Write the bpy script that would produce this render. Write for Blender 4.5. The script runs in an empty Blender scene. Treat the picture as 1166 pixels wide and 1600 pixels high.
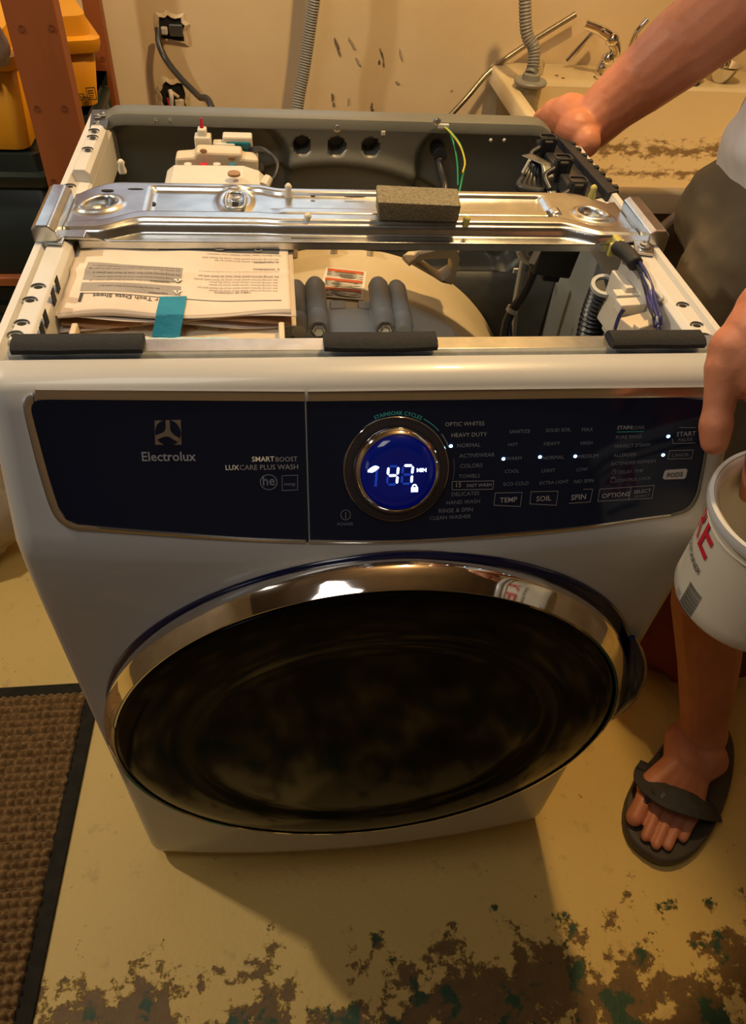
import bpy, bmesh, math, random
import numpy as np
from mathutils import Vector, Matrix, noise
random.seed(4)
PI = math.pi
SC = bpy.context.scene
COL = SC.collection
# ------------------------------------------------------------------ camera
FPX = 1143.255
CAM = np.array([-.0926, -.5504, 1.3428])
PITCH, YAW, ROLL = .8196, .1715, .0888
def cam_axes():
    cy, sy, cp, sp = math.cos(YAW), math.sin(YAW), math.cos(PITCH), math.sin(PITCH)
    f = np.array([sy*cp, cy*cp, -sp]); r = np.array([cy, -sy, 0]); u = np.cross(r, f)
    cr, sr = math.cos(ROLL), math.sin(ROLL)
    return cr*r+sr*u, -sr*r+cr*u, f
RT, UP, FW = cam_axes()
cd = bpy.data.cameras.new('camera'); cam = bpy.data.objects.new('camera', cd); COL.objects.link(cam)
mw = Matrix.Identity(4)
for i in range(3):
    mw[i][0], mw[i][1], mw[i][2], mw[i][3] = RT[i], UP[i], -FW[i], CAM[i]
cam.matrix_world = mw
cd.sensor_fit = 'HORIZONTAL'; cd.sensor_width = 36; cd.lens = FPX*36/1166
cd.shift_y = 18/1166; cd.clip_start = .01
SC.camera = cam
# ------------------------------------------------------------------ world, lights, exposure
wd = bpy.data.worlds.new('world'); SC.world = wd; wd.use_nodes = True
wd.node_tree.nodes['Background'].inputs[0].default_value = (.55, .5, .42, 1)
wd.node_tree.nodes['Background'].inputs[1].default_value = .05
SC.view_settings.view_transform = 'Standard'; SC.view_settings.look = 'None'
SC.view_settings.gamma = 1; SC.view_settings.use_curve_mapping = False
SC.view_settings.exposure = 0.0
def point_lamp(name, loc, energy, col, r):
    l = bpy.data.lights.new(name, 'POINT'); l.energy = energy; l.color = col; l.shadow_soft_size = r
    o = bpy.data.objects.new(name, l); o.location = loc; COL.objects.link(o); return o
def area_lamp(name, loc, target, energy, col, sx, sy):
    l = bpy.data.lights.new(name, 'AREA'); l.shape = 'RECTANGLE'; l.size = sx; l.size_y = sy; l.energy = energy; l.color = col
    o = bpy.data.objects.new(name, l); o.location = loc
    o.rotation_euler = (Vector(target)-Vector(loc)).to_track_quat('-Z', 'Y').to_euler(); COL.objects.link(o); return o
point_lamp('bulb_right', (.35, .50, 2.16), 58, (1, .65, .28), .035)
area_lamp('lamp_left', (-1.30, .52, 2.2), (-.5, .1, .6), 15, (1, .84, .62), .07, .07)
area_lamp('overhead_fill', (-.45, -.35, 2.3), (-.1, .2, .6), 4.2, (1, .94, .84), .5, .5)  # added overhead fill that lightens the tub and its clamps
area_lamp('cool_fill_left', (-1.7, -1.3, 1.7), (0, 0, .7), 1.3, (.78, .90, 1), .7, .5)  # added cool fill, stands in for ambient light on the front face

# ------------------------------------------------------------------ pixel helpers (camera rays against real planes)
def ray(px, py):
    return RT*(px-583)/FPX - UP*(py-818)/FPX + FW
def at(px, py, ax, v):
    d = ray(px, py); i = 'xyz'.index(ax); t = (v-CAM[i])/d[i]
    return Vector(CAM+t*d)
def D(px, py, dep):
    return Vector(CAM+dep*ray(px, py))

# ------------------------------------------------------------------ materials
def mat(name, col=(.8, .8, .8), rough=.5, metal=0, noise_s=None, col2=None, bump=0, bump_s=200, emit=None, es=0,
        spec=.5, coat=0, alpha=1, trans=0, lo=.35, hi=.65, stretch=(1, 1, 1), sss=0):
    m = bpy.data.materials.new(name); m.use_nodes = True
    nt = m.node_tree; N = nt.nodes; Lk = nt.links; b = N['Principled BSDF']
    b.inputs['Base Color'].default_value = (*col, 1); b.inputs['Roughness'].default_value = rough
    b.inputs['Metallic'].default_value = metal; b.inputs['Specular IOR Level'].default_value = spec
    b.inputs['Coat Weight'].default_value = coat; b.inputs['Transmission Weight'].default_value = trans
    b.inputs['Subsurface Weight'].default_value = sss
    if sss: b.inputs['Subsurface Radius'].default_value = (.02, .006, .003)
    if emit: b.inputs['Emission Color'].default_value = (*emit, 1); b.inputs['Emission Strength'].default_value = es
    g = N.new('ShaderNodeNewGeometry')
    mp = N.new('ShaderNodeMapping'); mp.inputs['Scale'].default_value = stretch
    Lk.new(g.outputs['Position'], mp.inputs['Vector'])
    if col2:
        n = N.new('ShaderNodeTexNoise'); n.inputs['Scale'].default_value = noise_s or 10; n.inputs['Detail'].default_value = 6
        n.inputs['Roughness'].default_value = .6
        Lk.new(mp.outputs[0], n.inputs['Vector'])
        r = N.new('ShaderNodeValToRGB'); r.color_ramp.elements[0].position = lo; r.color_ramp.elements[1].position = hi
        r.color_ramp.elements[0].color = (*col, 1); r.color_ramp.elements[1].color = (*col2, 1)
        Lk.new(n.outputs['Fac'], r.inputs[0]); Lk.new(r.outputs[0], b.inputs['Base Color'])
    if bump:
        n2 = N.new('ShaderNodeTexNoise'); n2.inputs['Scale'].default_value = bump_s; n2.inputs['Detail'].default_value = 4
        Lk.new(mp.outputs[0], n2.inputs['Vector'])
        bp = N.new('ShaderNodeBump'); bp.inputs['Strength'].default_value = bump; bp.inputs['Distance'].default_value = .003
        Lk.new(n2.outputs['Fac'], bp.inputs['Height']); Lk.new(bp.outputs[0], b.inputs['Normal'])
    return m
MT = {}
MT['enamel'] = mat('white enamel', (.50, .51, .51), .34, coat=.3, noise_s=3, col2=(.54, .545, .54))
MT['enamel_in'] = mat('white enamel flange', (.72, .71, .68), .35, noise_s=8, col2=(.66, .65, .62))
MT['steel'] = mat('galvanised steel', (.50, .53, .55), .28, 1, noise_s=30, col2=(.66, .68, .70), bump=.06, bump_s=60)
MT['steel_dark'] = mat('dark steel', (.16, .17, .17), .32, .8, noise_s=20, col2=(.22, .23, .23))
MT['backmetal'] = mat('grey painted steel', (.16, .165, .145), .42, .2, noise_s=6, col2=(.20, .20, .17))
MT['inner'] = mat('inner grey steel', (.30, .32, .31), .4, .25, noise_s=5, col2=(.38, .39, .37))
MT['chrome'] = mat('chrome', (.82, .80, .78), .06, 1, noise_s=4, col2=(.76, .74, .72))
MT['panelglass'] = mat('navy gloss panel', (.003, .008, .026), .10, spec=.4, noise_s=3, col2=(.003, .010, .034))
MT['trim'] = mat('bright trim', (.88, .84, .80), .20, metal=1, noise_s=4, col2=(.82, .79, .75))
MT['smokering'] = mat('smoked metal ring', (.07, .07, .10), .18, metal=.8, noise_s=5, col2=(.09, .09, .12))
MT['doorback'] = mat('navy door surround', (.003, .006, .035), .15, coat=.3, noise_s=3, col2=(.004, .008, .045))
MT['doorglass'] = mat('smoked door glass', (.0022, .002, .003), .13, noise_s=2, col2=(.003, .0028, .004), spec=.17)
MT['black'] = mat('black rubber', (.012, .012, .014), .6, noise_s=60, col2=(.02, .02, .022))
MT['blackpl'] = mat('black plastic', (.022, .024, .026), .35, noise_s=30, col2=(.035, .037, .04))
MT['foam'] = mat('charcoal foam tape', (.010, .011, .014), .85, noise_s=300, col2=(.016, .017, .020), bump=.3, bump_s=500)
MT['foamblock'] = mat('olive grey foam', (.17, .145, .085), .95, noise_s=350, col2=(.33, .29, .19), bump=.8, bump_s=500)
MT['cream'] = mat('cream plastic', (.70, .60, .40), .42, noise_s=7, col2=(.62, .51, .31))
MT['beige'] = mat('beige plastic', (.74, .64, .48), .45, noise_s=8, col2=(.67, .56, .40))
MT['creamw'] = mat('off-white plastic', (.76, .72, .62), .4, noise_s=20, col2=(.68, .64, .54))
MT['greypl'] = mat('grey plastic', (.46, .48, .48), .5, noise_s=12, col2=(.52, .54, .54))
MT['paper'] = mat('paper', (.78, .70, .60), .8, noise_s=9, col2=(.68, .58, .49), bump=.15, bump_s=40)
MT['kraft'] = mat('kraft paper', (.38, .20, .10), .8, noise_s=14, col2=(.50, .29, .15))
MT['ink'] = mat('printed ink', (.03, .03, .03), .8, noise_s=60, col2=(.05, .05, .05))
MT['inkgrey'] = mat('printed grey', (.30, .28, .26), .8, noise_s=40, col2=(.36, .33, .31))
MT['inkdark'] = mat('printed slate', (.07, .08, .085), .7, noise_s=40, col2=(.10, .105, .11))
MT['tape'] = mat('teal tape', (0, .20, .34), .5, noise_s=30, col2=(0, .25, .40), bump=.2, bump_s=120)
MT['red'] = mat('red plastic', (.60, .015, .04), .4, noise_s=30, col2=(.5, .01, .03))
MT['teal'] = mat('teal plastic', (.0, .16, .22), .4, noise_s=30, col2=(.0, .12, .17))
MT['orange'] = mat('orange print', (.62, .12, .03), .6, noise_s=60, col2=(.52, .09, .02))
MT['white'] = mat('white print', (.80, .78, .70), .6, noise_s=60, col2=(.74, .72, .64))
MT['green'] = mat('green wire', (.0, .22, .09), .4, noise_s=60, col2=(.0, .26, .11))
MT['yellow'] = mat('yellow wire', (.62, .52, .03), .4, noise_s=60, col2=(.55, .45, .03))
MT['lime'] = mat('yellow plastic clip', (.50, .45, .10), .4, noise_s=60, col2=(.58, .52, .16))
MT['navywire'] = mat('navy wire', (.02, .025, .11), .35, noise_s=60, col2=(.03, .03, .15))
MT['purple'] = mat('purple wire', (.07, .06, .24), .35, noise_s=60, col2=(.09, .07, .3))
MT['whitewire'] = mat('white wire', (.62, .6, .55), .4, noise_s=60, col2=(.56, .54, .5))
MT['letter'] = mat('pale lettering', (.34, .36, .42), .35, metal=.3, noise_s=50, col2=(.40, .42, .48))
MT['letterdim'] = mat('dim lettering', (.17, .20, .28), .35, metal=.2, noise_s=50, col2=(.20, .23, .32))
MT['letterteal'] = mat('teal lettering', (.05, .42, .42), .35, noise_s=50, col2=(.06, .46, .46))
MT['emblem'] = mat('silver emblem', (.42, .36, .34), .25, metal=.8, noise_s=30, col2=(.36, .33, .33))
MT['led'] = mat('lit led', (.8, .9, 1), .4, emit=(.45, .8, 1), es=7)
MT['digit'] = mat('lit digit', (.9, .9, 1), .4, emit=(.72, .84, 1), es=7)
MT['digitdim'] = mat('unlit digit segment', (.01, .03, .2), .4, emit=(.01, .06, .55), es=.55)
MT['screen'] = mat('lit blue display', (.002, .006, .06), .08, emit=(.0, .012, .40), es=.13)
MT['skin'] = mat('skin', (.50, .175, .085), .5, noise_s=12, col2=(.60, .24, .13), bump=.25, bump_s=90, sss=.12)
MT['nail'] = mat('nail', (.66, .36, .26), .3, noise_s=40, col2=(.6, .32, .23))
MT['shirt'] = mat('white shirt', (.72, .72, .74), .75, noise_s=8, col2=(.64, .64, .67), bump=.4, bump_s=14)
MT['shorts'] = mat('olive shorts', (.15, .115, .07), .85, noise_s=12, col2=(.11, .085, .05), bump=.5, bump_s=22)
MT['hair'] = mat('brown hair', (.05, .03, .02), .6, noise_s=60, col2=(.08, .05, .03))
MT['sandal'] = mat('dark brown rubber', (.055, .043, .032), .6, noise_s=30, col2=(.07, .056, .042), bump=.2, bump_s=300)
MT['strap'] = mat('charcoal webbing', (.035, .034, .034), .75, noise_s=60, col2=(.05, .048, .046), bump=.5, bump_s=500)
MT['bucket'] = mat('translucent white plastic', (.78, .73, .62), .35, noise_s=5, col2=(.74, .69, .58), sss=.25, trans=.12)
MT['bucketrim'] = mat('clear plastic rim', (.72, .74, .76), .25, noise_s=5, col2=(.78, .78, .78), trans=.2)
MT['bred'] = mat('red print', (.62, .01, .03), .5, noise_s=50, col2=(.58, .01, .03))
MT['yellowbin'] = mat('yellow tote plastic', (.80, .36, .01), .42, noise_s=5, col2=(.70, .30, .01))
MT['darkbin'] = mat('dark green tote plastic', (.012, .020, .017), .4, noise_s=5, col2=(.02, .03, .024))
MT['wood'] = mat('orange brown painted wood', (.26, .075, .022), .5, noise_s=9, col2=(.33, .10, .03), stretch=(1, 1, .15))
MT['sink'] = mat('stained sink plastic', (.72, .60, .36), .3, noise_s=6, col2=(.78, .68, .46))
MT['sink_shaded'] = mat('shadow-toned sink outer plastic', (.16, .115, .07), .5, noise_s=4, col2=(.20, .15, .09))  # outer sink plastic in shadow, that shade put into the colour
MT['greyhose'] = mat('grey hose', (.27, .27, .25), .42, noise_s=10, col2=(.31, .31, .29))
MT['copper'] = mat('dull metal conduit', (.30, .25, .18), .35, .8, noise_s=14, col2=(.38, .32, .24))
MT['conduit'] = mat('braided steel', (.42, .38, .30), .3, .9, noise_s=300, col2=(.25, .22, .17))
MT['clear'] = mat('clear cup plastic', (.75, .70, .55), .1, trans=.75, noise_s=10, col2=(.72, .66, .5))
MT['cloth'] = mat('beige cloth', (.46, .38, .26), .9, noise_s=14, col2=(.36, .29, .2), bump=.6, bump_s=30)
MT['redbag'] = mat('dark red fabric', (.17, .02, .012), .8, noise_s=14, col2=(.11, .012, .01), bump=.5, bump_s=30)
MT['matrub'] = mat('mat rubber edge', (.024, .021, .015), .9, noise_s=40, spec=.15, col2=(.034, .030, .022), bump=.3, bump_s=200)
MT['pile'] = mat('brown loop pile', (.16, .085, .025), .95, noise_s=70, col2=(.36, .21, .08), bump=.5, bump_s=600)
MT['dark'] = mat('shadow black', (.006, .006, .006), .8, noise_s=60, col2=(.01, .01, .01))
MT['brownpl'] = mat('brown stopper', (.35, .2, .1), .5, noise_s=60, col2=(.4, .24, .12))

def ramp_mix(nt, fac, a, b):
    mx = nt.nodes.new('ShaderNodeMix'); mx.data_type = 'RGBA'
    nt.links.new(fac, mx.inputs[0])
    for s, v in ((6, a), (7, b)):
        if isinstance(v, tuple): mx.inputs[s].default_value = (*v, 1)
        else: nt.links.new(v, mx.inputs[s])
    return mx.outputs[2]
def math_n(nt, op, a, b=None, clamp=False):
    n = nt.nodes.new('ShaderNodeMath'); n.operation = op; n.use_clamp = clamp
    for i, v in enumerate((a, b)):
        if v is None: continue
        if isinstance(v, (int, float)): n.inputs[i].default_value = v
        else: nt.links.new(v, n.inputs[i])
    return n.outputs[0]
def noise_n(nt, vec, s, det=8, rough=.6, w=0):
    n = nt.nodes.new('ShaderNodeTexNoise'); n.inputs['Scale'].default_value = s; n.inputs['Detail'].default_value = det
    n.inputs['Roughness'].default_value = rough
    nt.links.new(vec, n.inputs['Vector']); return n.outputs['Fac']
def floor_material():
    m = bpy.data.materials.new('worn painted concrete'); m.use_nodes = True; nt = m.node_tree; b = nt.nodes['Principled BSDF']
    g = nt.nodes.new('ShaderNodeNewGeometry'); P = g.outputs['Position']
    sep = nt.nodes.new('ShaderNodeSeparateXYZ'); nt.links.new(P, sep.inputs[0])
    base = ramp_mix(nt, noise_n(nt, P, 4), (.66, .44, .12), (.80, .58, .19))
    fine = math_n(nt, 'MULTIPLY', math_n(nt, 'SUBTRACT', noise_n(nt, P, 26), .60), 8, True)
    base = ramp_mix(nt, math_n(nt, 'MULTIPLY', fine, .5), base, (.42, .27, .10))
    # paint is worn away in a band across the floor before the machine
    band = nt.nodes.new('ShaderNodeMapRange'); band.inputs[1].default_value = -.14; band.inputs[2].default_value = -.36
    band.inputs[3].default_value = 0; band.inputs[4].default_value = .235
    nt.links.new(sep.outputs[1], band.inputs[0])
    n1 = math_n(nt, 'ADD', math_n(nt, 'SUBTRACT', math_n(nt, 'ADD', math_n(nt, 'MULTIPLY', noise_n(nt, P, 8, 12, .68), .75), math_n(nt, 'MULTIPLY', noise_n(nt, P, 24, 10, .72), .70)), .225), band.outputs[0])
    worn = math_n(nt, 'MULTIPLY', math_n(nt, 'SUBTRACT', n1, .665), 30, True)
    brown = ramp_mix(nt, noise_n(nt, P, 30), (.10, .05, .008), (.25, .14, .035))
    grn = math_n(nt, 'MULTIPLY', math_n(nt, 'SUBTRACT', math_n(nt, 'ADD', noise_n(nt, P, 16, 6, .6), math_n(nt, 'MULTIPLY', band.outputs[0], .6)), .668), 22, True)
    brown = ramp_mix(nt, grn, brown, (.02, .065, .022))
    col = ramp_mix(nt, worn, base, brown)
    sp = math_n(nt, 'MULTIPLY', math_n(nt, 'SUBTRACT', noise_n(nt, P, 60, 3, .5), .74), 30, True)
    col = ramp_mix(nt, sp, col, (.10, .06, .03))
    nt.links.new(col, b.inputs['Base Color']); b.inputs['Roughness'].default_value = .55
    bp = nt.nodes.new('ShaderNodeBump'); bp.inputs['Strength'].default_value = .5; bp.inputs['Distance'].default_value = .002
    nt.links.new(math_n(nt, 'SUBTRACT', noise_n(nt, P, 90), math_n(nt, 'MULTIPLY', worn, .8)), bp.inputs['Height'])
    nt.links.new(bp.outputs[0], b.inputs['Normal'])
    return m
MT['floor'] = floor_material()
MT['wall'] = mat('cream drywall', (.68, .53, .32), .7, noise_s=3, col2=(.76, .61, .39), bump=.15, bump_s=40)
MT['ceiling'] = mat('dark joists', (.07, .05, .035), .9, noise_s=3, col2=(.10, .07, .045))
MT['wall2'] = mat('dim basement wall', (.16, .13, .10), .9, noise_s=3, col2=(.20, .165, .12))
MT['glow_pane'] = mat('glowing unseen pane', (.5, .6, .7), .3, emit=(.60, .80, 1), es=1.3)  # emissive pane, added for the blue it reflects in the steel
MT['plaster'] = mat('torn drywall paper', (.72, .62, .45), .9, noise_s=40, col2=(.58, .47, .32), bump=.8, bump_s=80)
def sink_material():
    m = bpy.data.materials.new('sink basin with dirt'); m.use_nodes = True; nt = m.node_tree; b = nt.nodes['Principled BSDF']
    g = nt.nodes.new('ShaderNodeNewGeometry'); P = g.outputs['Position']
    sep = nt.nodes.new('ShaderNodeSeparateXYZ'); nt.links.new(P, sep.inputs[0])
    base = ramp_mix(nt, noise_n(nt, P, 5), (.70, .56, .31), (.80, .67, .42))
    mp = nt.nodes.new('ShaderNodeMapping'); mp.inputs['Scale'].default_value = (1, 1, 2.2); nt.links.new(P, mp.inputs[0])
    def bandf(z0, w):
        d = math_n(nt, 'ABSOLUTE', math_n(nt, 'SUBTRACT', sep.outputs[2], z0))
        return math_n(nt, 'SUBTRACT', 1, math_n(nt, 'DIVIDE', d, w), True)
    bands = math_n(nt, 'MAXIMUM', bandf(.733, .040), math_n(nt, 'MULTIPLY', bandf(.682, .026), .95))
    v = math_n(nt, 'ADD', noise_n(nt, mp.outputs[0], 34, 8, .7), math_n(nt, 'MULTIPLY', bands, .29))
    d = math_n(nt, 'MULTIPLY', math_n(nt, 'SUBTRACT', v, .67), 9, True)
    col = ramp_mix(nt, math_n(nt, 'MULTIPLY', d, .85), base, (.16, .09, .035))
    nt.links.new(col, b.inputs['Base Color']); b.inputs['Roughness'].default_value = .35
    return m
MT['basin'] = sink_material()
def label_lines():  # tiny text lines on printed matter are real strips, no image needed
    pass

# ------------------------------------------------------------------ mesh buffer
def V(*a): return Vector(a)
def frame(d, hint=None):
    d = Vector(d).normalized(); h = Vector(hint) if hint is not None else (V(0, 0, 1) if abs(d.z) < .9 else V(1, 0, 0))
    a = h.cross(d).normalized(); b = d.cross(a).normalized(); return a, b, d
def spline(pts, n=8):
    P = [Vector(p) for p in pts]
    if len(P) < 3: return P
    Q = [2*P[0]-P[1]]+P+[2*P[-1]-P[-2]]; out = []
    for i in range(1, len(Q)-2):
        p0, p1, p2, p3 = Q[i-1:i+3]
        for k in range(n):
            t = k/n
            out.append(.5*((2*p1)+(p2-p0)*t+(2*p0-5*p1+4*p2-p3)*t*t+(3*p1-p0-3*p2+p3)*t**3))
    out.append(P[-1]); return out
def resample(pts, step):
    out = [pts[0]]; acc = 0
    for a, b in zip(pts, pts[1:]):
        L = (b-a).length
        if L < 1e-9: continue
        s = step-acc
        while s <= L: out.append(a.lerp(b, s/L)); s += step
        acc = L-(s-step)
    return out
class MB:
    def __init__(s): s.v = []; s.f = []
    def add(s, vs, fs):
        k = len(s.v); s.v += [tuple(v) for v in vs]; s.f += [tuple(i+k for i in f) for f in fs]; return s
    def box(s, c, d, rot=None):
        c = Vector(c); hx, hy, hz = d[0]/2, d[1]/2, d[2]/2
        vs = [V(x, y, z) for x in (-hx, hx) for y in (-hy, hy) for z in (-hz, hz)]
        if rot is not None: vs = [rot @ v for v in vs]
        return s.add([c+v for v in vs], [(0, 1, 3, 2), (4, 6, 7, 5), (0, 4, 5, 1), (2, 3, 7, 6), (0, 2, 6, 4), (1, 5, 7, 3)])
    def tube(s, pts, r, n=12, closed=False, flat=1, hint=None):
        pts = [Vector(p) for p in pts]; R = r if isinstance(r, (list, tuple)) else [r]*len(pts)
        vs = []; fs = []; a = None
        for i, p in enumerate(pts):
            d = (pts[min(i+1, len(pts)-1)]-pts[max(i-1, 0)])
            if d.length < 1e-9: d = V(0, 0, 1)
            d.normalize()
            if a is None: a, b, _ = frame(d, hint)
            else:
                a = (a-d*a.dot(d)).normalized(); b = d.cross(a)
            for k in range(n):
                t = 2*PI*k/n; vs.append(p+R[i]*(a*math.cos(t)+b*math.sin(t)*flat))
        m = len(pts)
        for i in range(m-1):
            for k in range(n):
                k2 = (k+1) % n; fs.append((i*n+k, i*n+k2, (i+1)*n+k2, (i+1)*n+k))
        fs.append(tuple(range(n-1, -1, -1))); fs.append(tuple((m-1)*n+k for k in range(n)))
        return s.add(vs, fs)
    def lathe(s, prof, o, axis, n=48, hint=None, cap=True, rfn=None):
        a, b, d = frame(axis, hint); o = Vector(o); vs = []; fs = []
        for r, h in prof:
            for k in range(n):
                t = 2*PI*k/n; rr = r*(rfn(t) if rfn else 1)
                vs.append(o+d*h+(a*math.cos(t)+b*math.sin(t))*rr)
        for i in range(len(prof)-1):
            for k in range(n):
                k2 = (k+1) % n; fs.append((i*n+k, i*n+k2, (i+1)*n+k2, (i+1)*n+k))
        if cap:
            fs.append(tuple(range(n-1, -1, -1))); fs.append(tuple((len(prof)-1)*n+k for k in range(n)))
        return s.add(vs, fs)
    def grid(s, fn, nu, nv):
        vs = [fn(i/nu, j/nv) for i in range(nu+1) for j in range(nv+1)]
        fs = [(i*(nv+1)+j, (i+1)*(nv+1)+j, (i+1)*(nv+1)+j+1, i*(nv+1)+j+1) for i in range(nu) for j in range(nv)]
        return s.add(vs, fs)
    def prism(s, poly, o, ex, ey, h):       # polygon in plane (ex,ey), extruded by vector h
        o, ex, ey, h = Vector(o), Vector(ex), Vector(ey), Vector(h); n = len(poly)
        base = [o+ex*x+ey*y for x, y in poly]
        return s.add(base+[p+h for p in base], [tuple(range(n-1, -1, -1)), tuple(range(n, 2*n))]+[(i, (i+1) % n, n+(i+1) % n, n+i) for i in range(n)])
    def ell(s, c, r, rot=None, n=16):
        c = Vector(c); r = (r, r, r) if isinstance(r, (int, float)) else r; m = n//2
        vs = []
        for i in range(1, m):
            ph = PI*i/m
            for k in range(n):
                t = 2*PI*k/n; vs.append(V(r[0]*math.sin(ph)*math.cos(t), r[1]*math.sin(ph)*math.sin(t), r[2]*math.cos(ph)))
        vs += [V(0, 0, r[2]), V(0, 0, -r[2])]
        if rot is not None: vs = [rot @ v for v in vs]
        fs = [((i)*n+k, (i+1)*n+k, (i+1)*n+(k+1) % n, i*n+(k+1) % n) for i in range(m-2) for k in range(n)]
        T, B = len(vs)-2, len(vs)-1
        fs += [(T, k, (k+1) % n) for k in range(n)]+[(B, (m-2)*n+(k+1) % n, (m-2)*n+k) for k in range(n)]
        return s.add([c+v for v in vs], fs)
    def chain(s, pts, rs, n=16, flat=1, hint=None):   # tapered limb: balls at the joints, cones between
        for p, r in zip(pts, rs): s.ell(p, r*(1 if flat == 1 else min(1, flat)), n=n)
        for (p, q), (r1, r2) in zip(zip(pts, pts[1:]), zip(rs, rs[1:])):
            s.tube([p, q], [r1, r2], n, flat=flat, hint=hint)
        return s
def mesh_obj(name, mb, m, parent=None, smooth=None, bevel=0, solid=0, fix=True):
    me = bpy.data.meshes.new(name); me.from_pydata(mb.v, [], mb.f); me.update()
    if fix:
        bm = bmesh.new(); bm.from_mesh(me); bmesh.ops.recalc_face_normals(bm, faces=bm.faces); bm.to_mesh(me); bm.free()
    me.materials.append(MT[m] if isinstance(m, str) else m)
    o = bpy.data.objects.new(name, me); COL.objects.link(o)
    if parent is not None:
        o.parent = parent
        w = Vector((0, 0, 0)); p = parent
        while p is not None and p.type == 'EMPTY': w = w+p.location; p = p.parent
        o.matrix_parent_inverse = Matrix.Translation(-w) if parent.type == 'EMPTY' else Matrix.Identity(4)
    if solid:
        q = o.modifiers.new('solid', 'SOLIDIFY'); q.thickness = solid; q.offset = 0
    if bevel:
        q = o.modifiers.new('bevel', 'BEVEL'); q.width = bevel; q.segments = 2; q.limit_method = 'ANGLE'; q.angle_limit = .6
    if smooth is not None:
        me.polygons.foreach_set('use_smooth', [True]*len(me.polygons))
        if smooth < 180: me.set_sharp_from_angle(angle=math.radians(smooth))
    return o
def tag(o, label=None, cat=None, group=None, kind=None):
    if label: o['label'] = label
    if cat: o['category'] = cat
    if group: o['group'] = group
    if kind: o['kind'] = kind
    return o
def empty(name, loc, label, cat, group=None):
    o = bpy.data.objects.new(name, None); COL.objects.link(o); o.location = loc; o.empty_display_size = .05
    return tag(o, label, cat, group)
_tc = {}
def text_geo(s, bold=False):
    k = (s, bold)
    if k in _tc: return _tc[k]
    c = bpy.data.curves.new('t', 'FONT'); c.body = s; c.size = 1; c.resolution_u = 2
    if bold: c.offset = .012
    o = bpy.data.objects.new('t', c); COL.objects.link(o)
    me = bpy.data.meshes.new_from_object(o.evaluated_get(bpy.context.evaluated_depsgraph_get()))
    vs = [(v.co.x, v.co.y) for v in me.vertices]; fs = [tuple(p.vertices) for p in me.polygons]
    bpy.data.objects.remove(o); bpy.data.curves.remove(c); bpy.data.meshes.remove(me)
    x0 = min(v[0] for v in vs); x1 = max(v[0] for v in vs)
    _tc[k] = ([(x-x0, y) for x, y in vs], fs, x1-x0); return _tc[k]

# ------------------------------------------------------------------ setting
WY = 1.31
def struct(name, mb, m, **k):
    o = mesh_obj(name, mb, m, **k); o['kind'] = 'structure'; return o
struct('floor', MB().box((.1, -.3, -.05), (4.4, 3.6, .1)), 'floor')
struct('ceiling', MB().box((.1, -.3, 2.45), (4.4, 3.6, .1)), 'ceiling')
wb = struct('wall_back', MB().box((.1, WY+.05, 1.2), (4.2, .1, 2.4)), 'wall')
struct('wall_left', MB().box((-1.95, -.3, 1.2), (.1, 3.2, 2.4)), 'wall2')
struct('wall_right', MB().box((2.15, -.3, 1.2), (.1, 3.2, 2.4)), 'wall2')
struct('wall_front', MB().box((.1, -2.05, 1.2), (4.2, .1, 2.4)), 'wall2')
wn = struct('unseen_window', MB().box((-.36, WY-.006, 1.50), (1.04, .05, .46)).box((-.36, WY-.03, 1.26), (1.08, .06, .02)), 'wall2', bevel=.003)  # unseen window, added to give the cross beam a bluish reflection
for k in range(2):
    mesh_obj('pane', MB().box((-.61+.50*k, WY-.033, 1.50), (.46, .004, .38)), 'glow_pane', wn)
# scrapes and chips in the drywall: torn hollows with raised lips
def chip(px, py, w, h, ang, m='dark'):
    c = at(px, py, 'y', WY-.0008); n = 12; rr = [random.uniform(.6, 1.15) for _ in range(n)]
    pts = []
    for k in range(n):
        t = 2*PI*k/n; a, b = w*math.cos(t)*rr[k], h*math.sin(t)*rr[k]
        pts.append((a*math.cos(ang)-b*math.sin(ang), a*math.sin(ang)+b*math.cos(ang)))
    o = mesh_obj('wall_chip', MB().prism(pts, c, (1, 0, 0), (0, 0, 1), (0, -.0015, 0)), m, wb); return o
MT['chip'] = mat('bare grey gypsum scrape', (.10, .08, .055), .9, noise_s=200, col2=(.25, .19, .13))
MT['chip2'] = mat('rubbed paint', (.40, .31, .19), .8, noise_s=200, col2=(.50, .40, .26))
for a in ((526, 67, .003, .016, .5), (530, 81, .002, .010, .4), (597, 84, .002, .013, .45), (593, 97, .003, .004, .3), (600, 100, .002, .006, .3),
          (520, 152, .004, .009, .1), (522, 163, .003, .004, .1), (581, 167, .003, .010, .1), (583, 173, .004, .005, .1)):
    chip(*a, 'chip')
for a in ((550, 67, .0025, .016, .6), (627, 86, .002, .017, .35), (622, 129, .006, .0025, -.5), (545, 158, .0025, .008, 0), (706, 141, .002, .002, 0), (560, 96, .002, .013, .6)):
    chip(*a, 'chip2')

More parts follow.
